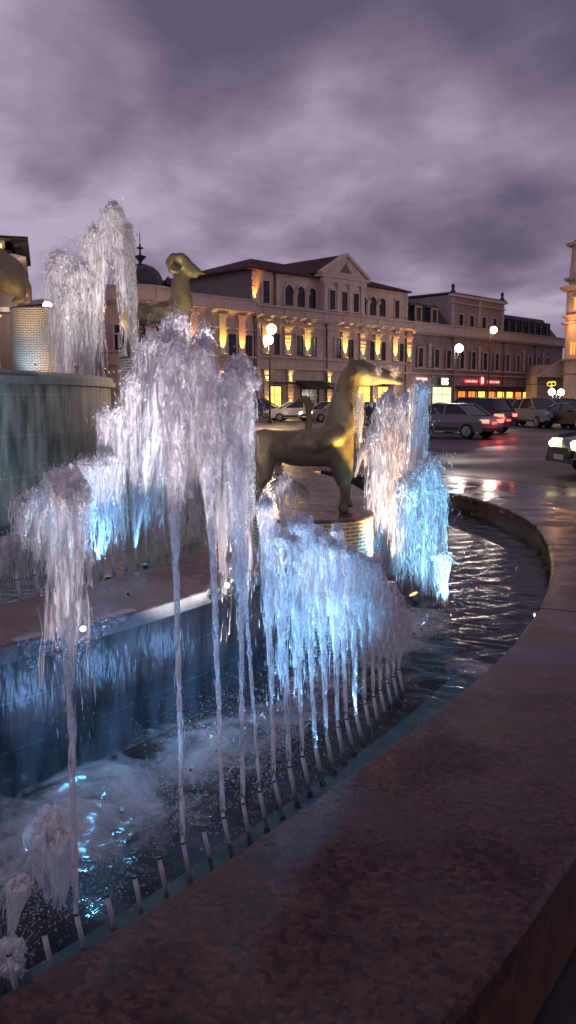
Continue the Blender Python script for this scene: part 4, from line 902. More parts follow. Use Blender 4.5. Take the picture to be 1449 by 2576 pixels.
# second storey
for s_, g, c_, pw in [(.45, 0, YEL, 55), (3.44, 1, YEL, 60), (6.24, 0, YEL, 65), (11.97, 0, YEL, 65), (14.83, 1, YEL, 55), (17.41, 0, YEL, 65), (20.58, 0, YEL, 60), (23.1, 1, ORG, 80)]:
    pilaster(A, s_, 5.95, 8.6, .82, grooved=bool(g)); uplight(A, s_, 6.0, pw * 1.3, c_)
for s_ in (.45, 3.44, 6.24, 11.97, 14.83, 17.41, 20.58): 
    b = MB(); b.box((s_, -.34, 9.2), (.8, .4, .16)); b.build('bracket', TRIM, A)
for s_, wd in [(5.2, .95), (7.2, .95), (10.95, .95), (12.95, .95), (16.5, .85), (18.5, .8), (21.8, .75), (2.0, .8)]: rect_open(A, s_, 6.0, 7.95, wd, sill=False)
b = MB(); b.box((9.1, -.05, 7.2), (.5, .1, 3.0)); b.build('rain_strip', TRIM, A)
# ground storey: lit pilasters, shop windows, awning
for s_, g in [(.6, 1), (3.8, 1), (9.5, 1), (13.2, 1), (17.0, 1), (20.6, 1)]:
    pilaster(A, s_, .2, 4.5, .75, grooved=True); uplight(A, s_, 3.45, 26, YEL, out=.30, h=1.2, spot=60); uplight(A, s_, .9, 26, YEL, out=.42, h=3)
def shopwin(parent, s, z0, z1, wd, pane, name='shop_window', t=0.0):
    o = rect_open(parent, s, z0, z1, wd, name, t, pane, frame=FRAME, fw=.12, mull=True, sill=False); return o
shopwin(A, 1.75, .5, 2.95, 1.7, LIT_Y); shopwin(A, 11.2, .4, 2.9, 2.2, GLASS_D); shopwin(A, 15.2, .5, 3.1, 2.2, LIT_Y); shopwin(A, 18.6, .5, 3.1, 2.0, LIT_Y); shopwin(A, 6.7, .3, 2.7, 2.4, GLASS_D)
b = MB(); b.prism([(0, 3.6), (-1.5, 2.9), (-1.5, 2.72), (0, 3.3)], lambda a, z, q: (4.75 + 3.9 * q, a, z)); b.build('awning', AWN, A)
b = MB(); b.box((11, -.28, 3.32), (19, .5, .1)); b.build('canopy_ledge', AWN, A)

# orange lit corner of the upper storey
uplight(A, -.2, 10.75, 70, (1.0, .33, .06), t=.7, h=3.0, out=.3, spot=55)
uplight(A, .1, 13.2, 0.001, ORG, t=.7) if False else None

# --- wing with the rounded corner and dome
Bw = empty('domed_wing', FO, FA); tag(Bw, 'two storey stone wing with a rounded corner under a small dark dome', 'building')
b = MB(); b.box((-6.6, 6.0, 5.0), (11.8, 12, 10.0)); b.box((-11.6, 10, 5.0), (7.6, 13.6, 10.0)); b.lathe([(3.3, 0), (3.3, 10.0)], (-12.2, 3.2, 0), 36); b.build('wall', STONE, Bw)
b = MB(); cornice(b, -12.2, -.85, 9.45, .5, .32); b.box((-6.5, -.02, 10.25), (11.5, .55, .95)); b.box((-6.5, -.06, 10.76), (11.7, .7, .1)); b.box((-6.6, -.08, 5.62), (11.6, .3, .14)); b.box((-6.6, -.1, 4.62), (11.6, .4, .2)); b.box((-6.6, -.06, 8.1), (11.6, .2, .1))
b.lathe([(3.3, 9.4), (3.5, 9.5), (3.8, 9.78), (3.42, 9.8), (3.42, 10.95), (3.56, 10.97), (3.56, 11.08), (3.2, 11.1), (.01, 11.1)], (-12.2, 3.2, 0), 48); b.lathe([(3.3, 5.55), (3.45, 5.6), (3.45, 5.75), (3.3, 5.78)], (-12.2, 3.2, 0), 48); b.lathe([(3.3, 4.5), (3.5, 4.52), (3.5, 4.75), (3.3, 4.78)], (-12.2, 3.2, 0), 48)
b.box((-15.45, 10.2, 10.25), (.6, 13.6, .95)); b.box((-15.6, 10.2, 9.6), (.6, 13.6, .3)); b.build('cornice', TRIM, Bw)
b = MB(); b.lathe([(2.35, 11.0), (2.35, 11.25), (2.0, 11.3), (1.98, 11.6), (1.86, 12.1), (1.6, 12.6), (1.15, 13.0), (.6, 13.22), (.12, 13.3)], (-11.3, 3.2, 0), 32); dm = b.build('dome', DOME, Bw, smooth=True)
b = MB(); b.lathe([(.1, 13.25), (.16, 13.5), (.5, 13.85), (.55, 13.92), (.2, 14.0), (.08, 14.1), (.08, 14.5), (.36, 14.62), (.1, 14.72), (.05, 15.0), (.02, 16.0)], (-11.3, 3.2, 0), 14); b.build('finial', DOME, dm)
b = MB(); b.lathe([(.3, 11.05), (.35, 11.5), (.5, 11.6), (.3, 12.0), (.02, 12.4)], (-13.6, 2.2, 0), 10); b.build('roof_urn', DOME, Bw); b = MB(); b.lathe([(.3, 11.05), (.35, 11.5), (.5, 11.6), (.3, 12.0), (.02, 12.3)], (-9.4, 1.8, 0), 10); b.build('roof_urn', DOME, Bw)
for s_, c_, pw in [(-8.25, ORG, 45), (-4.9, YEL, 75), (-2.55, ORG, 60)]: pilaster(Bw, s_, 5.7, 9.2, .8); uplight(Bw, s_, 5.75, pw * 1.2, c_, h=3.5)
for s_, wd in [(-3.72, .95), (-1.7, .95), (-6.4, .95)]: rect_open(Bw, s_, 5.7, 7.6, wd, sill=False)
for s_ in (-5.0, -8.0): pilaster(Bw, s_, .2, 4.4, .7, grooved=True); uplight(Bw, s_, 3.4, 26, YEL, out=.3, h=1.2, spot=60)
shopwin(Bw, -3.2, .5, 3.0, 1.9, GLASS_D); shopwin(Bw, -6.6, .5, 3.0, 1.9, LIT_O)
def radial(parent, ang, z0, z1, wd, pane):
    a = math.radians(ang); o = empty('window', (-12.2 + 3.3 * math.cos(a), 3.2 + 3.3 * math.sin(a), 0), a + PI / 2); o.parent = parent
    f = MB(); f.box((-wd / 2 - .07, -.02, (z0 + z1) / 2), (.14, .16, z1 - z0)); f.box((wd / 2 + .07, -.02, (z0 + z1) / 2), (.14, .16, z1 - z0)); f.box((0, -.03, z1 + .08), (wd + .3, .2, .16)); f.build('frame', TRIM, o)
    f = MB(); f.box((0, .0, (z0 + z1) / 2), (wd, .08, z1 - z0)); f.build('pane', pane, o)
for a in (-145, -115, -85): radial(Bw, a, 5.8, 7.8, .85, GLASS_D)
radial(Bw, -118, 2.9, 4.3, 1.5, LIT_Y); radial(Bw, -150, 5.9, 7.0, .3, LIT_O)
for k in range(4): 
    o = rect_open(Bw, 0, 5.8, 7.7, .9); o.rotation_euler = (0, 0, -PI / 2); o.location = (-15.5, 5.5 + k * 2.6, 0)

# grey side wall block behind the wing
b = MB(); b.box((-.32, 7.3, 12.15), (.06, 12.9, 3.2)); b.build('side_wall', WALL_GREY, A)

# --- long right hand building
R_ = empty('long_building', FO, FA); tag(R_, 'long stone street building with slate mansard roofs, a raised block and lit shops', 'building')
b = MB(); b.box((42.5, 6.2, 4.8), (37.2, 12, 9.6)); b.box((38.4, 4.4, 12.2), (12.4, 8, 4.2)); b.build('wall', STONE_G, R_)
b = MB(); cornice(b, 24.0, 61, 9.2, .5, .32); b.box((42.5, .0, 10.0), (37, .5, .95)); b.box((42.5, -.06, 10.5), (37.3, .7, .1)); b.box((42.5, -.06, 5.32), (37.1, .3, .14)); b.box((42.5, -.1, 4.75), (37.1, .36, .12))
b.box((38.4, .32, 14.25), (12.9, .6, .3)); b.box((38.4, .28, 13.4), (12.6, .35, .12)); b.box((38.35, .3, 12.5), (.4, .3, 3.4)); b.build('cornice', TRIM, R_)
for s_, z0, z1, t_, w_ in ((32.55, 10.6, 14.0, .38, .6), (44.25, 10.6, 14.0, .38, .6), (27.4, 5.5, 8.3, 0, .7), (38.2, 5.5, 8.3, 0, .7), (49.5, 5.5, 8.3, 0, .7), (55, 5.5, 8.3, 0, .7)):
    b = MB(); quoin(b, s_, z0, z1, t_, w_); b.build('quoins', TRIM, R_)
b = MB(); b.box((38.4, 4.4, 14.5), (12.9, 8.4, .2)); b.prism([(24.0, 10.4), (24.0, 12.85), (30.5, 12.85), (32.1, 10.4)], lambda a, z, q: (a, (.6 if not q else 8) + (.7 if z > 11 and not q else 0), z)); b.prism([(44.7, 10.4), (44.9, 13.0), (56.9, 13.0), (60.5, 10.4)], lambda a, z, q: (a, (.6 if not q else 8) + (.7 if z > 11 and not q else 0), z)); b.build('mansard_roof', MANSARD, R_)
b = MB()
for s_ in (32.7, 44.2):
    b = MB(); b.lathe([(.3, 14.6), (.32, 14.8), (.15, 14.95), (.2, 15.25), (.24, 15.4), (.1, 15.6), (.02, 15.7)], (s_, .5, 0), 10); b.build('roof_urn', DOME, R_)
for s_ in (25.5, 28.7): 
    o = rect_open(R_, s_, 10.75, 12.2, .85, 'dormer', t=.45, fw=.26, frame=STONE_G, mull=False); g_ = MB(); g_.box((s_, 1.0, 11.5), (1.35, 1.1, 1.6)); g_.prism([(s_ - .9, 12.45), (s_ + .9, 12.45), (s_, 12.85)], lambda a, z, q: (a, .3 + 1.3 * q, z)); g_.build('hood', MANSARD, o)
for k in range(7):
    s_ = 46.2 + k * 1.75; o = rect_open(R_, s_, 10.75, 12.3, .8, 'dormer', t=.45, fw=.14, frame=MANSARD, mull=False); g_ = MB(); g_.box((s_, 1.0, 11.5), (1.1, 1.1, 1.7)); g_.build('hood', MANSARD, o)
for s_ in (34.35, 36.8, 39.65, 42.25): rect_open(R_, s_, 10.75, 12.1, .95, t=.4)
for s_ in (25.5, 28.8, 31.3, 34.2, 36.85, 39.55, 42.4, 45.1, 47.9, 51.1, 53.5, 56.3): rect_open(R_, s_, 5.5, 7.62, .9)
# shops along the street
shopwin(R_, 30.1, .6, 3.2, 4.2, LIT_W); 
for k, (s_, p_) in enumerate([(34.3, LIT_O), (36.6, LIT_O), (38.9, LIT_Y), (41.3, LIT_O), (43.6, LIT_Y), (45.9, LIT_Y), (48.2, LIT_O), (49.9, LIT_Y)]): shopwin(R_, s_, .5, 2.75, 1.7 if k < 7 else 1.0, p_)
b = MB(); b.prism([(0, 3.45), (-.9, 2.95), (-.9, 2.78), (0, 3.2)], lambda a, z, q: (33.0 + 17.6 * q, a, z)); b.build('awning', AWN, R_)
b = MB(); b.box((25.4, -.1, 2.6), (1.6, .2, 1.9)); b.build('shop_window', LIT_Y, R_)
lamp('shop_glow', 'AREA', at_f(30.1, -1.0, 3.0), 60, (.95, 1, .6), at_f(30.1, -4, 0), 2.0)
lamp('shop_glow', 'AREA', at_f(41, -1.2, 2.6), 120, (1, .55, .15), at_f(41, -5, 0), 6.0)
lamp('shop_glow', 'AREA', at_f(2, -1.0, 2.6), 120, (1, .7, .2), at_f(2, -5, 0), 2.5)
lamp('shop_glow', 'AREA', at_f(16, -1.0, 2.6), 160, (1, .7, .2), at_f(15, -6, 0), 4)
def letters(txt, parent, loc, size, m_, name='lettering', rz=0, ext=.03, sxx=1.0):
    c_ = bpy.data.curves.new(name, 'FONT'); c_.body = txt; c_.size = size; c_.extrude = ext; c_.align_x = 'CENTER'; c_.align_y = 'CENTER'; c_.materials.append(m_); c_.offset = .02 * size
    o0 = bpy.data.objects.new(name, c_); COL.objects.link(o0); bpy.context.view_layer.update()
    me = bpy.data.meshes.new_from_object(o0.evaluated_get(bpy.context.evaluated_depsgraph_get())); bpy.data.objects.remove(o0)
    o = link_mesh(name, me, parent); o.location = loc; o.rotation_euler = (PI / 2, 0, rz); o.scale = (sxx, 1, 1); return o
S_W = emis('sign_white', (1, .92, .92), 2.6); S_R = emis('sign_red', (.9, .09, .08), .9); S_RW = emis('sign_pink_white', (1, .62, .6), 1.3); S_Y = emis('sign_yellow', (1, .8, .12), 1.1)
SB = mat('sign_board', (.03, .02, .02), .5)
def sign(name, loc, label, kind='shop sign', group='lit shop signs on the long building'):
    t = tag(empty(name, loc, FA), label, kind, group); return t
t = sign('shop_sign', at_f(30.4, -.2, 3.85), 'white lit letters on the shop front with the pale green window'); MB().box((0, 0.06, 0), (2.3, .06, .9)).build('board', SB, t); letters('BS', t, (0, -.02, 0), 1.1, S_W, sxx=1.3); 
t = sign('shop_sign', at_f(38.7, -.25, 4.0), 'long red lit sign with a round white emblem in its middle'); b = MB(); b.box((-2.6, 0, 0), (3.0, .1, .42)); b.box((2.7, 0, -.02), (3.0, .1, .42)); b.build('red_panel', S_R, t)
b = MB(); b.tube([(0, -.02, .12), (0, .06, .12)], .56, 24); b.build('emblem', S_R, t); letters('S', t, (0, -.05, .12), .95, S_W)
b = MB(); rr = random.Random(3)
for sg in (-2.6, 2.7):
    for k in range(6): b.box((sg - 1.15 + k * .46, -.07, 0), (.26 if rr.random() > .4 else .12, .03, .24))
b.build('lettering', S_RW, t)
t = sign('shop_sign', at_f(25.6, -.25, 4.1), 'small white and red lit sign beside the orange pilaster'); b = MB(); b.box((0, .03, 0), (2.2, .06, .32)); b.build('panel', S_RW, t); b = MB(); b.box((.0, 0, -.4), (.7, .06, .3)); b.build('emblem', S_W, t)
t = sign('shop_sign', P(1388, 966, 100), 'yellow lit curly sign above the twin globe lamp', group='lit shop signs on the long building')
b = MB()
for k, (x_, z_) in enumerate([(-.55, 0), (.45, .05)]):
    pts = [(x_ + .55 * math.cos(a), 0, z_ + .25 * math.sin(a)) for a in [PI * j / 6 for j in range(13)]]; b.tube(pts, .06, 6)
b.tube([(-1.0, 0, .1), (0, 0, .28), (1.0, 0, .15)], .07, 6); b.tube([(0, 0, -.1), (0, 0, -.5)], .1, 6); b.build('neon_tube', S_Y, t)
b = MB(); b.tube([(0, .1, 0), (0, 4.5, 0)], .05, 6); b.build('bracket', SB, t)

# --- turreted building at the right edge
q = P(1455, 1100, 104); T = tag(empty('turret_building', (q.x, q.y, 0)), 'tall stone building with a round corner turret and orange lit windows at the right edge', 'building')
zz = lambda y: CZ + (P(1440, y, 104).z - CZ)
b = MB(); b.lathe([(2.1, 0), (2.1, zz(735)), (1.9, zz(733)), (1.9, zz(690)), (1.75, zz(640)), (1.7, zz(612))], (0, 0, 0), 28); b.box((8, 4.5, 7.5), (14, 9, 15)); b.build('wall', STONE, T)
b = MB()
for y_, e_, h_ in [(722, .9, .6), (700, .45, .4), (795, .5, .25), (812, .6, .3), (905, .9, .25), (940, .35, .2), (612, .4, .3)]:
    b.lathe([(1.9, zz(y_) - h_), (2.1 + e_ * .6, zz(y_) - h_ * .6), (2.1 + e_, zz(y_)), (1.9, zz(y_) + .05)], (0, 0, 0), 28)
b.build('cornice', TRIM, T)
b = MB(); b.lathe([(2.1, zz(612)), (1.5, zz(604)), (.02, zz(585))], (0, 0, 0), 28); b.build('roof', ROOF, T)
b = MB(); b.prism([(-4.5, 0), (-4.5, zz(915)), (0, zz(915)), (0, 0)], lambda a, z, q_: (a, 3 + 5 * q_, z)); b.prism([(-5.0, zz(948)), (-2.0, zz(906)), (-1.0, zz(906)), (-1.0, zz(948))], lambda a, z, q_: (a, 1 + 2 * q_, z)); b.build('porch', STONE_G, T)
def turret_win(ang, y0, y1, wd, pane):
    a = math.radians(ang); o = empty('window', (2.1 * math.cos(a), 2.1 * math.sin(a), 0), a + PI / 2); o.parent = T; z0, z1 = zz(y1), zz(y0)
    f = MB(); f.box((-wd / 2 - .08, -.02, (z0 + z1) / 2), (.16, .2, z1 - z0)); f.box((wd / 2 + .08, -.02, (z0 + z1) / 2), (.16, .2, z1 - z0)); f.box((0, -.04, z1 + .1), (wd + .5, .3, .2)); f.box((0, -.02, (z0 + z1) / 2), (.1, .14, z1 - z0)); f.build('frame', TRIM, o); f = MB(); f.box((0, 0, (z0 + z1) / 2), (wd, .1, z1 - z0)); f.build('pane', pane, o)
LIT_O2 = emis('lit_pane_amber', (1, .36, .05), 1.6)
turret_win(-132, 752, 782, .75, LIT_O2); turret_win(-140, 862, 893, .7, LIT_O2); turret_win(-112, 862, 893, .7, LIT_O2); turret_win(-85, 752, 782, .75, GLASS_D); turret_win(-60, 862, 893, .8, GLASS_D)
lamp('wall_glow', 'POINT', Vector(T.location) + Vector((-3.2, -2.5, zz(820))), 350, (1, .45, .15), None, .2)
# low roofs seen between the long building and the turret
t = tag(empty('far_building', at_f(62, 14)), 'far building with a long low grey roof line behind the mansards', 'building'); t.rotation_euler = (0, 0, FA)
b = MB(); b.box((2, 4, 6.5), (26, 10, 13)); b.build('wall', STONE_G, t); b = MB(); b.add([(-11.5, -1.3, 13), (15.5, -1.3, 13), (15.5, 9.5, 15.2), (-11.5, 9.5, 14.2)], [(0, 1, 2, 3)]); b.box((2, -1.2, 13.0), (27, .5, .3)); b.build('roof', MANSARD, t)

# --- building at the left edge with projecting eaves
DKW = mat('dark_render', (.10, .07, .065), .85, noise=.2, nscale=1)
q = P(0, 1100, 46); L = tag(empty('balconied_building', (q.x, q.y, 0), math.radians(16)), 'dark stone building with two projecting eaves behind the beast at the left edge', 'building')
zl = lambda y: P(20, y, 46).z
b = MB(); b.box((-4.6, 4, zl(730) / 2), (11.6, 8, zl(730))); b.box((-4.6, 4, (zl(625) + zl(730)) / 2), (11.2, 7.6, zl(625) - zl(730))); b.build('wall', DKW, L)
b = MB(); b.box((-3.7, 3.4, zl(604)), (11.2, 9.2, .12)); b.prism([(1.2, zl(622)), (1.9, zl(608)), (1.85, zl(604)), (1.0, zl(606))], lambda a, z, q_: (a, -.9 + q_ * 8.6, z)); b.build('roof', AWN, L)
b = MB(); b.prism([(1.0, zl(655)), (1.75, zl(646)), (1.0, zl(640))], lambda a, z, q_: (a, -.6 + q_ * 8.0, z)); b.box((-4.3, -.3, zl(647)), (10.8, .6, .2)); b.box((-4, -.2, zl(780)), (11.4, .5, .25)); b.build('cornice', STONE_G, L)
b = MB(); b.box((-.3, 1.5, zl(596)), (.6, .6, .7)); b.build('chimney', STONE_G, L)
PINKW = mat('salmon_render', (.33, .17, .12), .8, noise=.15, nscale=.8)
b = MB(); b.box((-2.9, -.3, zl(805) / 2), (5.6, .5, zl(805))); b.build('lower_wall', PINKW, L)
pilaster(L, -.05, zl(862) - 3.0, zl(800), .5, -.55, grooved=True); uplight(L, -.05, zl(870), 60, YEL, t=-.55, h=2)
rect_open(L, -.3, zl(630), zl(614), 1.7, 'lit_window', t=-.25, pane=LIT_Y, mull=False, sill=False)
for s_ in (-1.0, -3.2): rect_open(L, s_, zl(772), zl(735), 1.0)
t = tag(empty('far_building', P(75, 1000, 66)), 'small far building with a low gabled roof behind the tall blue and gold pedestal', 'building'); t.location.z = 0
zf = lambda y: P(75, y, 66).z
b = MB(); b.box((0, 4, zf(778) / 2), (5, 8, zf(778))); b.build('wall', STONE_G, t); b = MB(); b.prism([(-2.6, zf(778)), (2.6, zf(778)), (1.8, zf(764)), (-2.6, zf(776))], lambda a, z, q_: (a, -.3 + q_ * 9, z)); b.build('roof', AWN, t)
# row of buildings closing the view at the far left, seen through the jets
t = tag(empty('far_building', P(200, 1000, 110)), 'plain far building behind the jets left of the domed wing', 'building'); t.location.z = 0
b = MB(); b.box((-3, 6, 3.6), (22, 8, 7.2)); b.build('wall', STONE_G, t); b = MB(); b.box((-3, 6, 7.3), (22.6, 8.6, .25)); b.build('roof', ROOF, t)

# ------------------------------------------------------------------ street lamps
POLE = mat('lamp_pole', (.03, .028, .03), .4, metal=.5)
GL_W = emis('lamp_globe_white', (1, .93, .85), 14); GL_O = emis('lamp_globe_orange', (1, .62, .14), 9); GL_Y = emis('lamp_globe_cream', (1, .9, .6), 14)
def street_lamp(Y, heads, px_, base_y, label, group='street lamps round the square'):
    b0 = P(px_, 1000, Y); t = tag(empty('street_lamp', (b0.x, b0.y, 0)), label, 'street lamp', group)
    hs = [(P(x, y, Y + dy), r, m_) for x, y, r, m_, dy in heads]; ztop = max(h[0].z for h in hs)
    b = MB(); b.tube([(0, 0, 0), (0, 0, .5), (0, 0, ztop - .2)], [.12, .08, .045], 10); b.lathe([(.2, 0), (.2, .12), (.12, .3), (.09, .5)], (0, 0, 0), 12)
    b.build('pole', POLE, t)
    for p, r, m_ in hs:
        l = p - t.location; b = MB(); b.tube([(0, 0, l.z - r * 2.6), (l.x * .6, l.y * .6, l.z - r * 2.2), (l.x, l.y, l.z - r * .8)], .03, 6); b.build('arm', POLE, t)
        b = MB(); b.ball(l, r, 14, 9); b.build('globe', m_, t, smooth=True)
        pw, cl = ((800, (1, .80, .68)) if m_ is not GL_O else (1400, (1, .55, .2)))
        q = lamp('lamp_glow', 'POINT', p + Vector((-.02, -r - .15, -.05)), pw, cl, None, .3, parent=t)
street_lamp(60, [(683, 828, .37, GL_O, 0), (675, 855, .36, GL_Y, .6)], 679, 0, 'twin headed street lamp glowing orange and white before the pedimented building')
street_lamp(65, [(1155, 876, .32, GL_W, 0)], 1141, 0, 'street lamp with a round white head before the raised block')
street_lamp(88, [(1242, 830, .36, GL_W, 0)], 1228, 0, 'tallest street lamp with a tilted white head before the long building')
street_lamp(85, [(1388, 986, .34, GL_W, 0), (1411, 987, .34, GL_W, .8)], 1399, 0, 'low twin globe street lamp under the yellow sign')
street_lamp(45, [(120, 771, .26, GL_Y, 0)], 117, 0, 'street lamp shining through the left jets above the dark tier')

# ------------------------------------------------------------------ cars
CG = mat('car_glass', (.012, .012, .016), .08, spec=.8); TYRE = mat('tyre_rubber', (.012, .012, .012), .8); RIMM = mat('alloy_rim', (.35, .33, .32), .35, metal=.8)
TL = emis('tail_light_lit', (1, .06, .04), 9); TLd = mat('tail_light', (.18, .01, .01), .2); HL = emis('head_light_lit', (1, .95, .85), 12); HLd = mat('head_light', (.5, .5, .48), .1, coat=1); HLy = emis('head_light_warm', (1, .8, .4), 7)
PLATE = mat('number_plate', (.5, .5, .48), .5); BLK = mat('black_trim', (.015, .015, .015), .5)
def paint(name, c): return mat(name, c, .28, metal=.25, coat=.6, noise=.05, nscale=3)
PT_ = dict(silver=paint('silver_paint', (.30, .29, .30)), grey=paint('grey_paint', (.17, .165, .18)), dark=paint('dark_blue_paint', (.018, .02, .035)), black=paint('black_paint', (.01, .01, .012)), white=paint('white_paint', (.62, .60, .56)), cream=paint('cream_paint', (.62, .56, .34)), brown=paint('dark_brown_paint', (.05, .035, .03)))
PROF = dict(
  sedan=dict(L=4.7, W=1.80, H=1.45, low=[(0, .32), (0, .70), (.12, .86), (.75, .98), (1.55, 1.0), (3.3, .97), (4.45, .80), (4.66, .62), (4.7, .34)], cab=[(.62, .97), (1.28, 1.42), (2.55, 1.45), (3.38, .96)]),
  hatch=dict(L=4.2, W=1.76, H=1.5, low=[(0, .34), (-.02, .72), (.05, .95), (.5, 1.0), (2.9, .98), (3.95, .80), (4.15, .62), (4.2, .34)], cab=[(.12, .98), (.5, 1.45), (2.1, 1.5), (3.1, .97)]),
  suv=dict(L=4.7, W=1.88, H=1.75, low=[(0, .42), (-.02, .85), (.04, 1.08), (.4, 1.12), (3.3, 1.10), (4.45, .98), (4.68, .75), (4.7, .42)], cab=[(.14, 1.1), (.42, 1.68), (2.3, 1.74), (3.4, 1.09)]))
def car(kind, pt, label, x, y, Y, heading, brake=False, head=False, hmat=None, plate=True, cat='car'):
    """(x, y) pixel of the nearest tyre contact; heading in degrees, 0 = +X"""
    g = G(x, y, 0) if Y is None else Vector((P(x, 1000, Y).x, Y, 0)); pr = PROF[kind]; Lc, W = pr['L'], pr['W']; t = tag(empty('parked_car' if not (brake or head) else 'car', (g.x, g.y, 0), math.radians(heading)), label, cat, 'cars around the square')
    X = lambda a: a - Lc / 2; pm = PT_[pt]
    def slab(pts, levels, mt, name, bev=.05):
        b = MB(); n = len(pts); ws = [-1, -.93, -.5, .5, .93, 1]
        cx_ = sum(p[0] for p in pts) / n; 
        for wv in ws:
            for (a, z) in pts:
                k_ = 1 if abs(wv) < .95 else .0
                tum = levels(z); yv = wv * W / 2 * tum; sx_ = 1 if abs(wv) <= .94 else .985
                sx_ *= (1 - .02 * abs(wv) ** 4)
                b.v.append((X(a) * sx_, yv, z - (0 if abs(wv) < .95 else .02 * (z > 1))))
        for i in range(len(ws) - 1):
            for k in range(n): b.f.append((i * n + k, i * n + (k + 1) % n, (i + 1) * n + (k + 1) % n, (i + 1) * n + k))
        b.f.append(tuple(range(n))); b.f.append(tuple((len(ws) - 1) * n + k for k in range(n - 1, -1, -1)))
        return b.build(name, mt, t, bevel=bev)
    slab([(p[0], p[1]) for p in pr['low']], lambda z: 1.0 - .06 * abs(z - .7), pm, 'body', .06)
    c0, c1, c2, c3 = pr['cab']; tb = lambda z: .96 - .26 * max(0, z - 1.0) / .6
    slab([c0, c1, c2, c3], tb, CG, 'windows', .04)
    b = MB(); zt = c1[1]; hw = W / 2 * tb(zt)
    b.add([(X(c1[0]) - .02, -hw, zt + .012), (X(c2[0]) + .03, -hw, c2[1] + .012), (X(c2[0]) + .03, hw, c2[1] + .012), (X(c1[0]) - .02, hw, zt + .012), (X(c1[0]) + .05, -hw * .8, zt + .05), (X(c2[0]) - .1, -hw * .8, c2[1] + .05), (X(c2[0]) - .1, hw * .8, c2[1] + .05), (X(c1[0]) + .05, hw * .8, zt + .05)], [(4, 5, 6, 7), (0, 1, 5, 4), (1, 2, 6, 5), (2, 3, 7, 6), (3, 0, 4, 7), (3, 2, 1, 0)])
    for sg in (-1, 1):
        for (a, z), (a2, z2) in ((c0, c1), (c3, c2)): b.tube([(X(a), sg * W / 2 * .96, z), (X(a2), sg * W / 2 * tb(z2), z2 + .01)], .045, 6)
        xm = (c1[0] * .5 + c2[0] * .5); b.tube([(X(xm), sg * W / 2 * .965, c0[1]), (X(xm), sg * (W / 2 * tb(zt) + .01), zt)], .04, 6)
    b.build('roof', pm, t, smooth=False)
    wr = .33 if kind != 'suv' else .37
    for a in (.78, Lc - .88):
        for sg in (-1, 1):
            wh = MB(); wh.tube([(X(a), sg * (W / 2 - .20), wr), (X(a), sg * (W / 2 + .012), wr)], wr, 20); o = wh.build('wheel', TYRE, t, bevel=.02)
            rm_ = MB(); rm_.tube([(X(a), sg * (W / 2 + .008), wr), (X(a), sg * (W / 2 + .022), wr)], wr * .62, 20)
            for k in range(5):
                an = k * 2 * PI / 5; rm_.tube([(X(a), sg * (W / 2 + .03), wr), (X(a) + math.cos(an) * wr * .6, sg * (W / 2 + .026), wr + math.sin(an) * wr * .6)], .02, 5)
            rm_.build('rim', RIMM, o)
    zb = pr['low'][1][1]
    for sg in (-1, 1):
        b = MB(); b.box((X(.03), sg * (W / 2 - .28), zb + .04), (.10, .42, .14)); b.box((X(.12), sg * (W / 2 - .03), zb + .05), (.26, .06, .13)); b.build('tail_light', TL if brake else TLd, t, bevel=.02)
        b = MB(); b.tube([(X(Lc - .30), sg * (W / 2 - .24), zb), (X(Lc - .06), sg * (W / 2 - .30), zb - .03), (X(Lc) + .0, sg * (W / 2 - .33), zb - .05)], [.07, .11, .08], 12); b.build('headlight', (hmat or HL) if head else HLd, t, smooth=True)
        b = MB(); b.box((X(c3[0] - .25), sg * (W / 2 + .07), c3[1] + .07), (.12, .2, .13)); b.build('mirror', pm, t, bevel=.03)
        b = MB(); b.box((X(Lc * .5), sg * (W / 2 * .985), .42), (Lc * .5, .04, .12)); b.build('sill_trim', BLK, t)
    b = MB(); b.box((X(Lc) + .0, 0, .52), (.06, W * .55, .2)); b.box((X(Lc) - .0, 0, .36), (.08, W * .9, .1)); b.build('grille', BLK, t)
    b = MB(); b.box((X(0) - .0, 0, .40), (.08, W * .86, .14)); b.build('rear_bumper', BLK, t)
    if plate: b = MB(); b.box((X(0) - .03, 0, .66), (.03, .52, .11)); b.build('number_plate', PLATE, t); b = MB(); b.box((X(Lc) + .04, 0, .42), (.03, .52, .11)); b.build('number_plate', PLATE, t)
    if brake:
        lamp('brake_glow', 'POINT', Vector(t.location) + Matrix.Rotation(math.radians(heading), 3, 'Z') @ Vector((X(-.3), 0, .75)), 14, (1, .1, .06), None, .1)
    if head:
        d = Matrix.Rotation(math.radians(heading), 3, 'Z') @ Vector((1, 0, -.08)); p = Vector(t.location) + Matrix.Rotation(math.radians(heading), 3, 'Z') @ Vector((X(Lc + .1), 0, .7)); lamp('headlight_glow', 'SPOT', p, 160, (1, .9, .7), p + d * 5, .1, 60)
    return t
car('sedan', 'grey', 'grey saloon with both brake lights glowing, nearest in the row at the right', 1122, 0, 37.0, 138, brake=True)
car('suv', 'dark', 'dark blue estate with a brake light glowing, just behind the grey saloon', 1172, 0, 42.5, 138, brake=True)
car('suv', 'black', 'black car seen from behind between the dark estate and the cream taxi', 1262, 0, 57, 100)
car('hatch', 'cream', 'cream and yellow taxi seen side on behind the silver off roader', 1300, 0, 70, 178, cat='taxi')
car('suv', 'silver', 'silver off road car facing the square', 1360, 0, 51, -80)
car('suv', 'black', 'black car right of the silver off roader, further back', 1428, 0, 66, -70)
car('sedan', 'black', 'black car low at the right edge behind the moving one', 1452, 0, 48, -75)
car('hatch', 'black', 'black car with a lit yellow headlight entering from the right edge', 1662, 0, 17.8, 183, head=True, hmat=HLy)
car('suv', 'brown', 'dark brown off roader left of the white hatchback', 663, 0, 68, -12)
car('hatch', 'white', 'white hatchback parked before the awning', 733, 0, 66, 196)
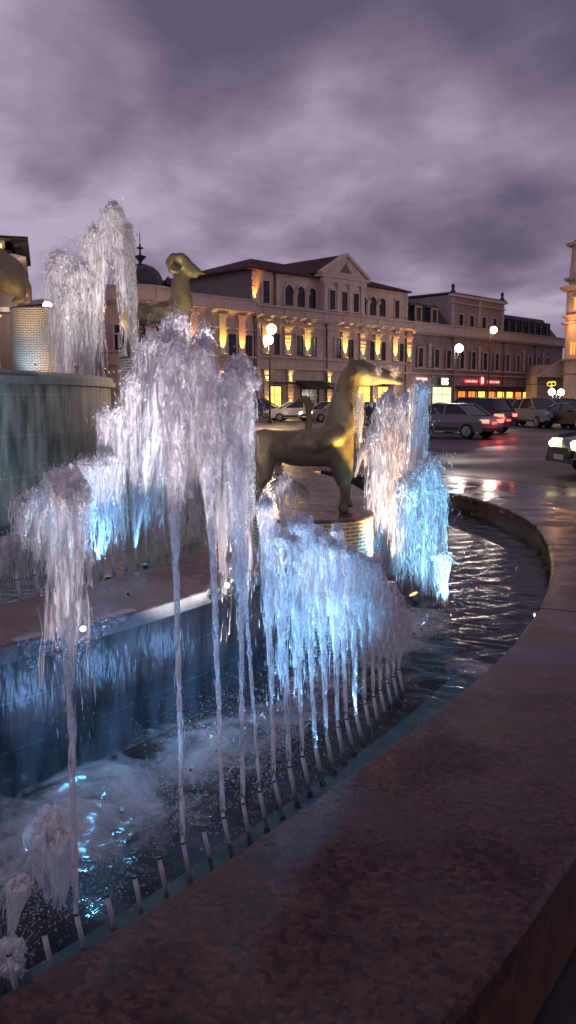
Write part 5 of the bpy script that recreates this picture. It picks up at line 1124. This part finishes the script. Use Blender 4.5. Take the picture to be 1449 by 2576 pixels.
car('hatch', 'silver', 'silver car with lit headlights behind the neck of the largest beast', 822, 0, 64, 215, head=True)
car('hatch', 'black', 'dark car with orange lit front right of the neck of the largest beast', 925, 0, 45, 200)
car('sedan', 'dark', 'dark car furthest back behind the dark blue estate', 1115, 0, 55, 150)
car('hatch', 'white', 'pale car half hidden behind the right hand jets', 1010, 0, 62, 190)
car('sedan', 'black', 'black saloon between the silver off roader and the taxi, further back', 1398, 0, 76, 170)
for par, s_, z0, z1, t_ in ((A, 9.1, .2, 9.2, -.2), (A, 22.6, .2, 9.2, -.12), (A, 2.45, 10.6, 13.6, .6), (R_, 32.0, .2, 9.1, -.12), (R_, 44.0, .2, 9.1, -.12), (R_, 52.4, .2, 9.1, -.12), (Bw, -.95, .2, 9.3, -.12)):
    b = MB(); b.tube([(s_, t_, z0), (s_, t_, z1 - .5), (s_, t_ + .12, z1)], .07, 8); b.box((s_, t_, z1), (.24, .2, .22)); b.build('drainpipe', FRAME, par)
for s_, t_, rot, sz in ((31.2, -1.4, 0, 1), (20.2, -1.6, .2, .9), (46.5, -1.5, -.1, 1)):
    p = at_f(s_, t_, .12); t = tag(empty('litter_bin', p, FA + rot), '%s dark litter bin on the far pavement' % {31.2: 'small', 20.2: 'squat', 46.5: 'far'}[s_], 'litter bin')
    MB().lathe([(.2, 0), (.26, .8), (.28, .82), (.28, .88), (.22, .88), (.2, .3)], (0, 0, 0), 14).build('bin', POLE, t)


# ------------------------------------------------------------------ camera, render
cam = bpy.data.cameras.new('camera'); co = bpy.data.objects.new('camera', cam); COL.objects.link(co)
cam.sensor_fit = 'VERTICAL'; cam.sensor_height = 36; cam.lens = F / 2576 * 36; cam.clip_start = .05; cam.clip_end = 2000
co.location = (0, 0, CZ); co.rotation_euler = (PI / 2 - PITCH, 0, 0)
sc.camera = co
sc.view_settings.view_transform = 'Standard'; sc.view_settings.look = 'None'; sc.view_settings.exposure = 0; sc.view_settings.gamma = 1
sc.cycles.use_denoising = True
sc.cycles.transparent_max_bounces = 24; sc.cycles.max_bounces = 8; sc.cycles.diffuse_bounces = 4; sc.cycles.glossy_bounces = 3
sc.cycles.sample_clamp_indirect = 4; sc.cycles.sample_clamp_direct = 0
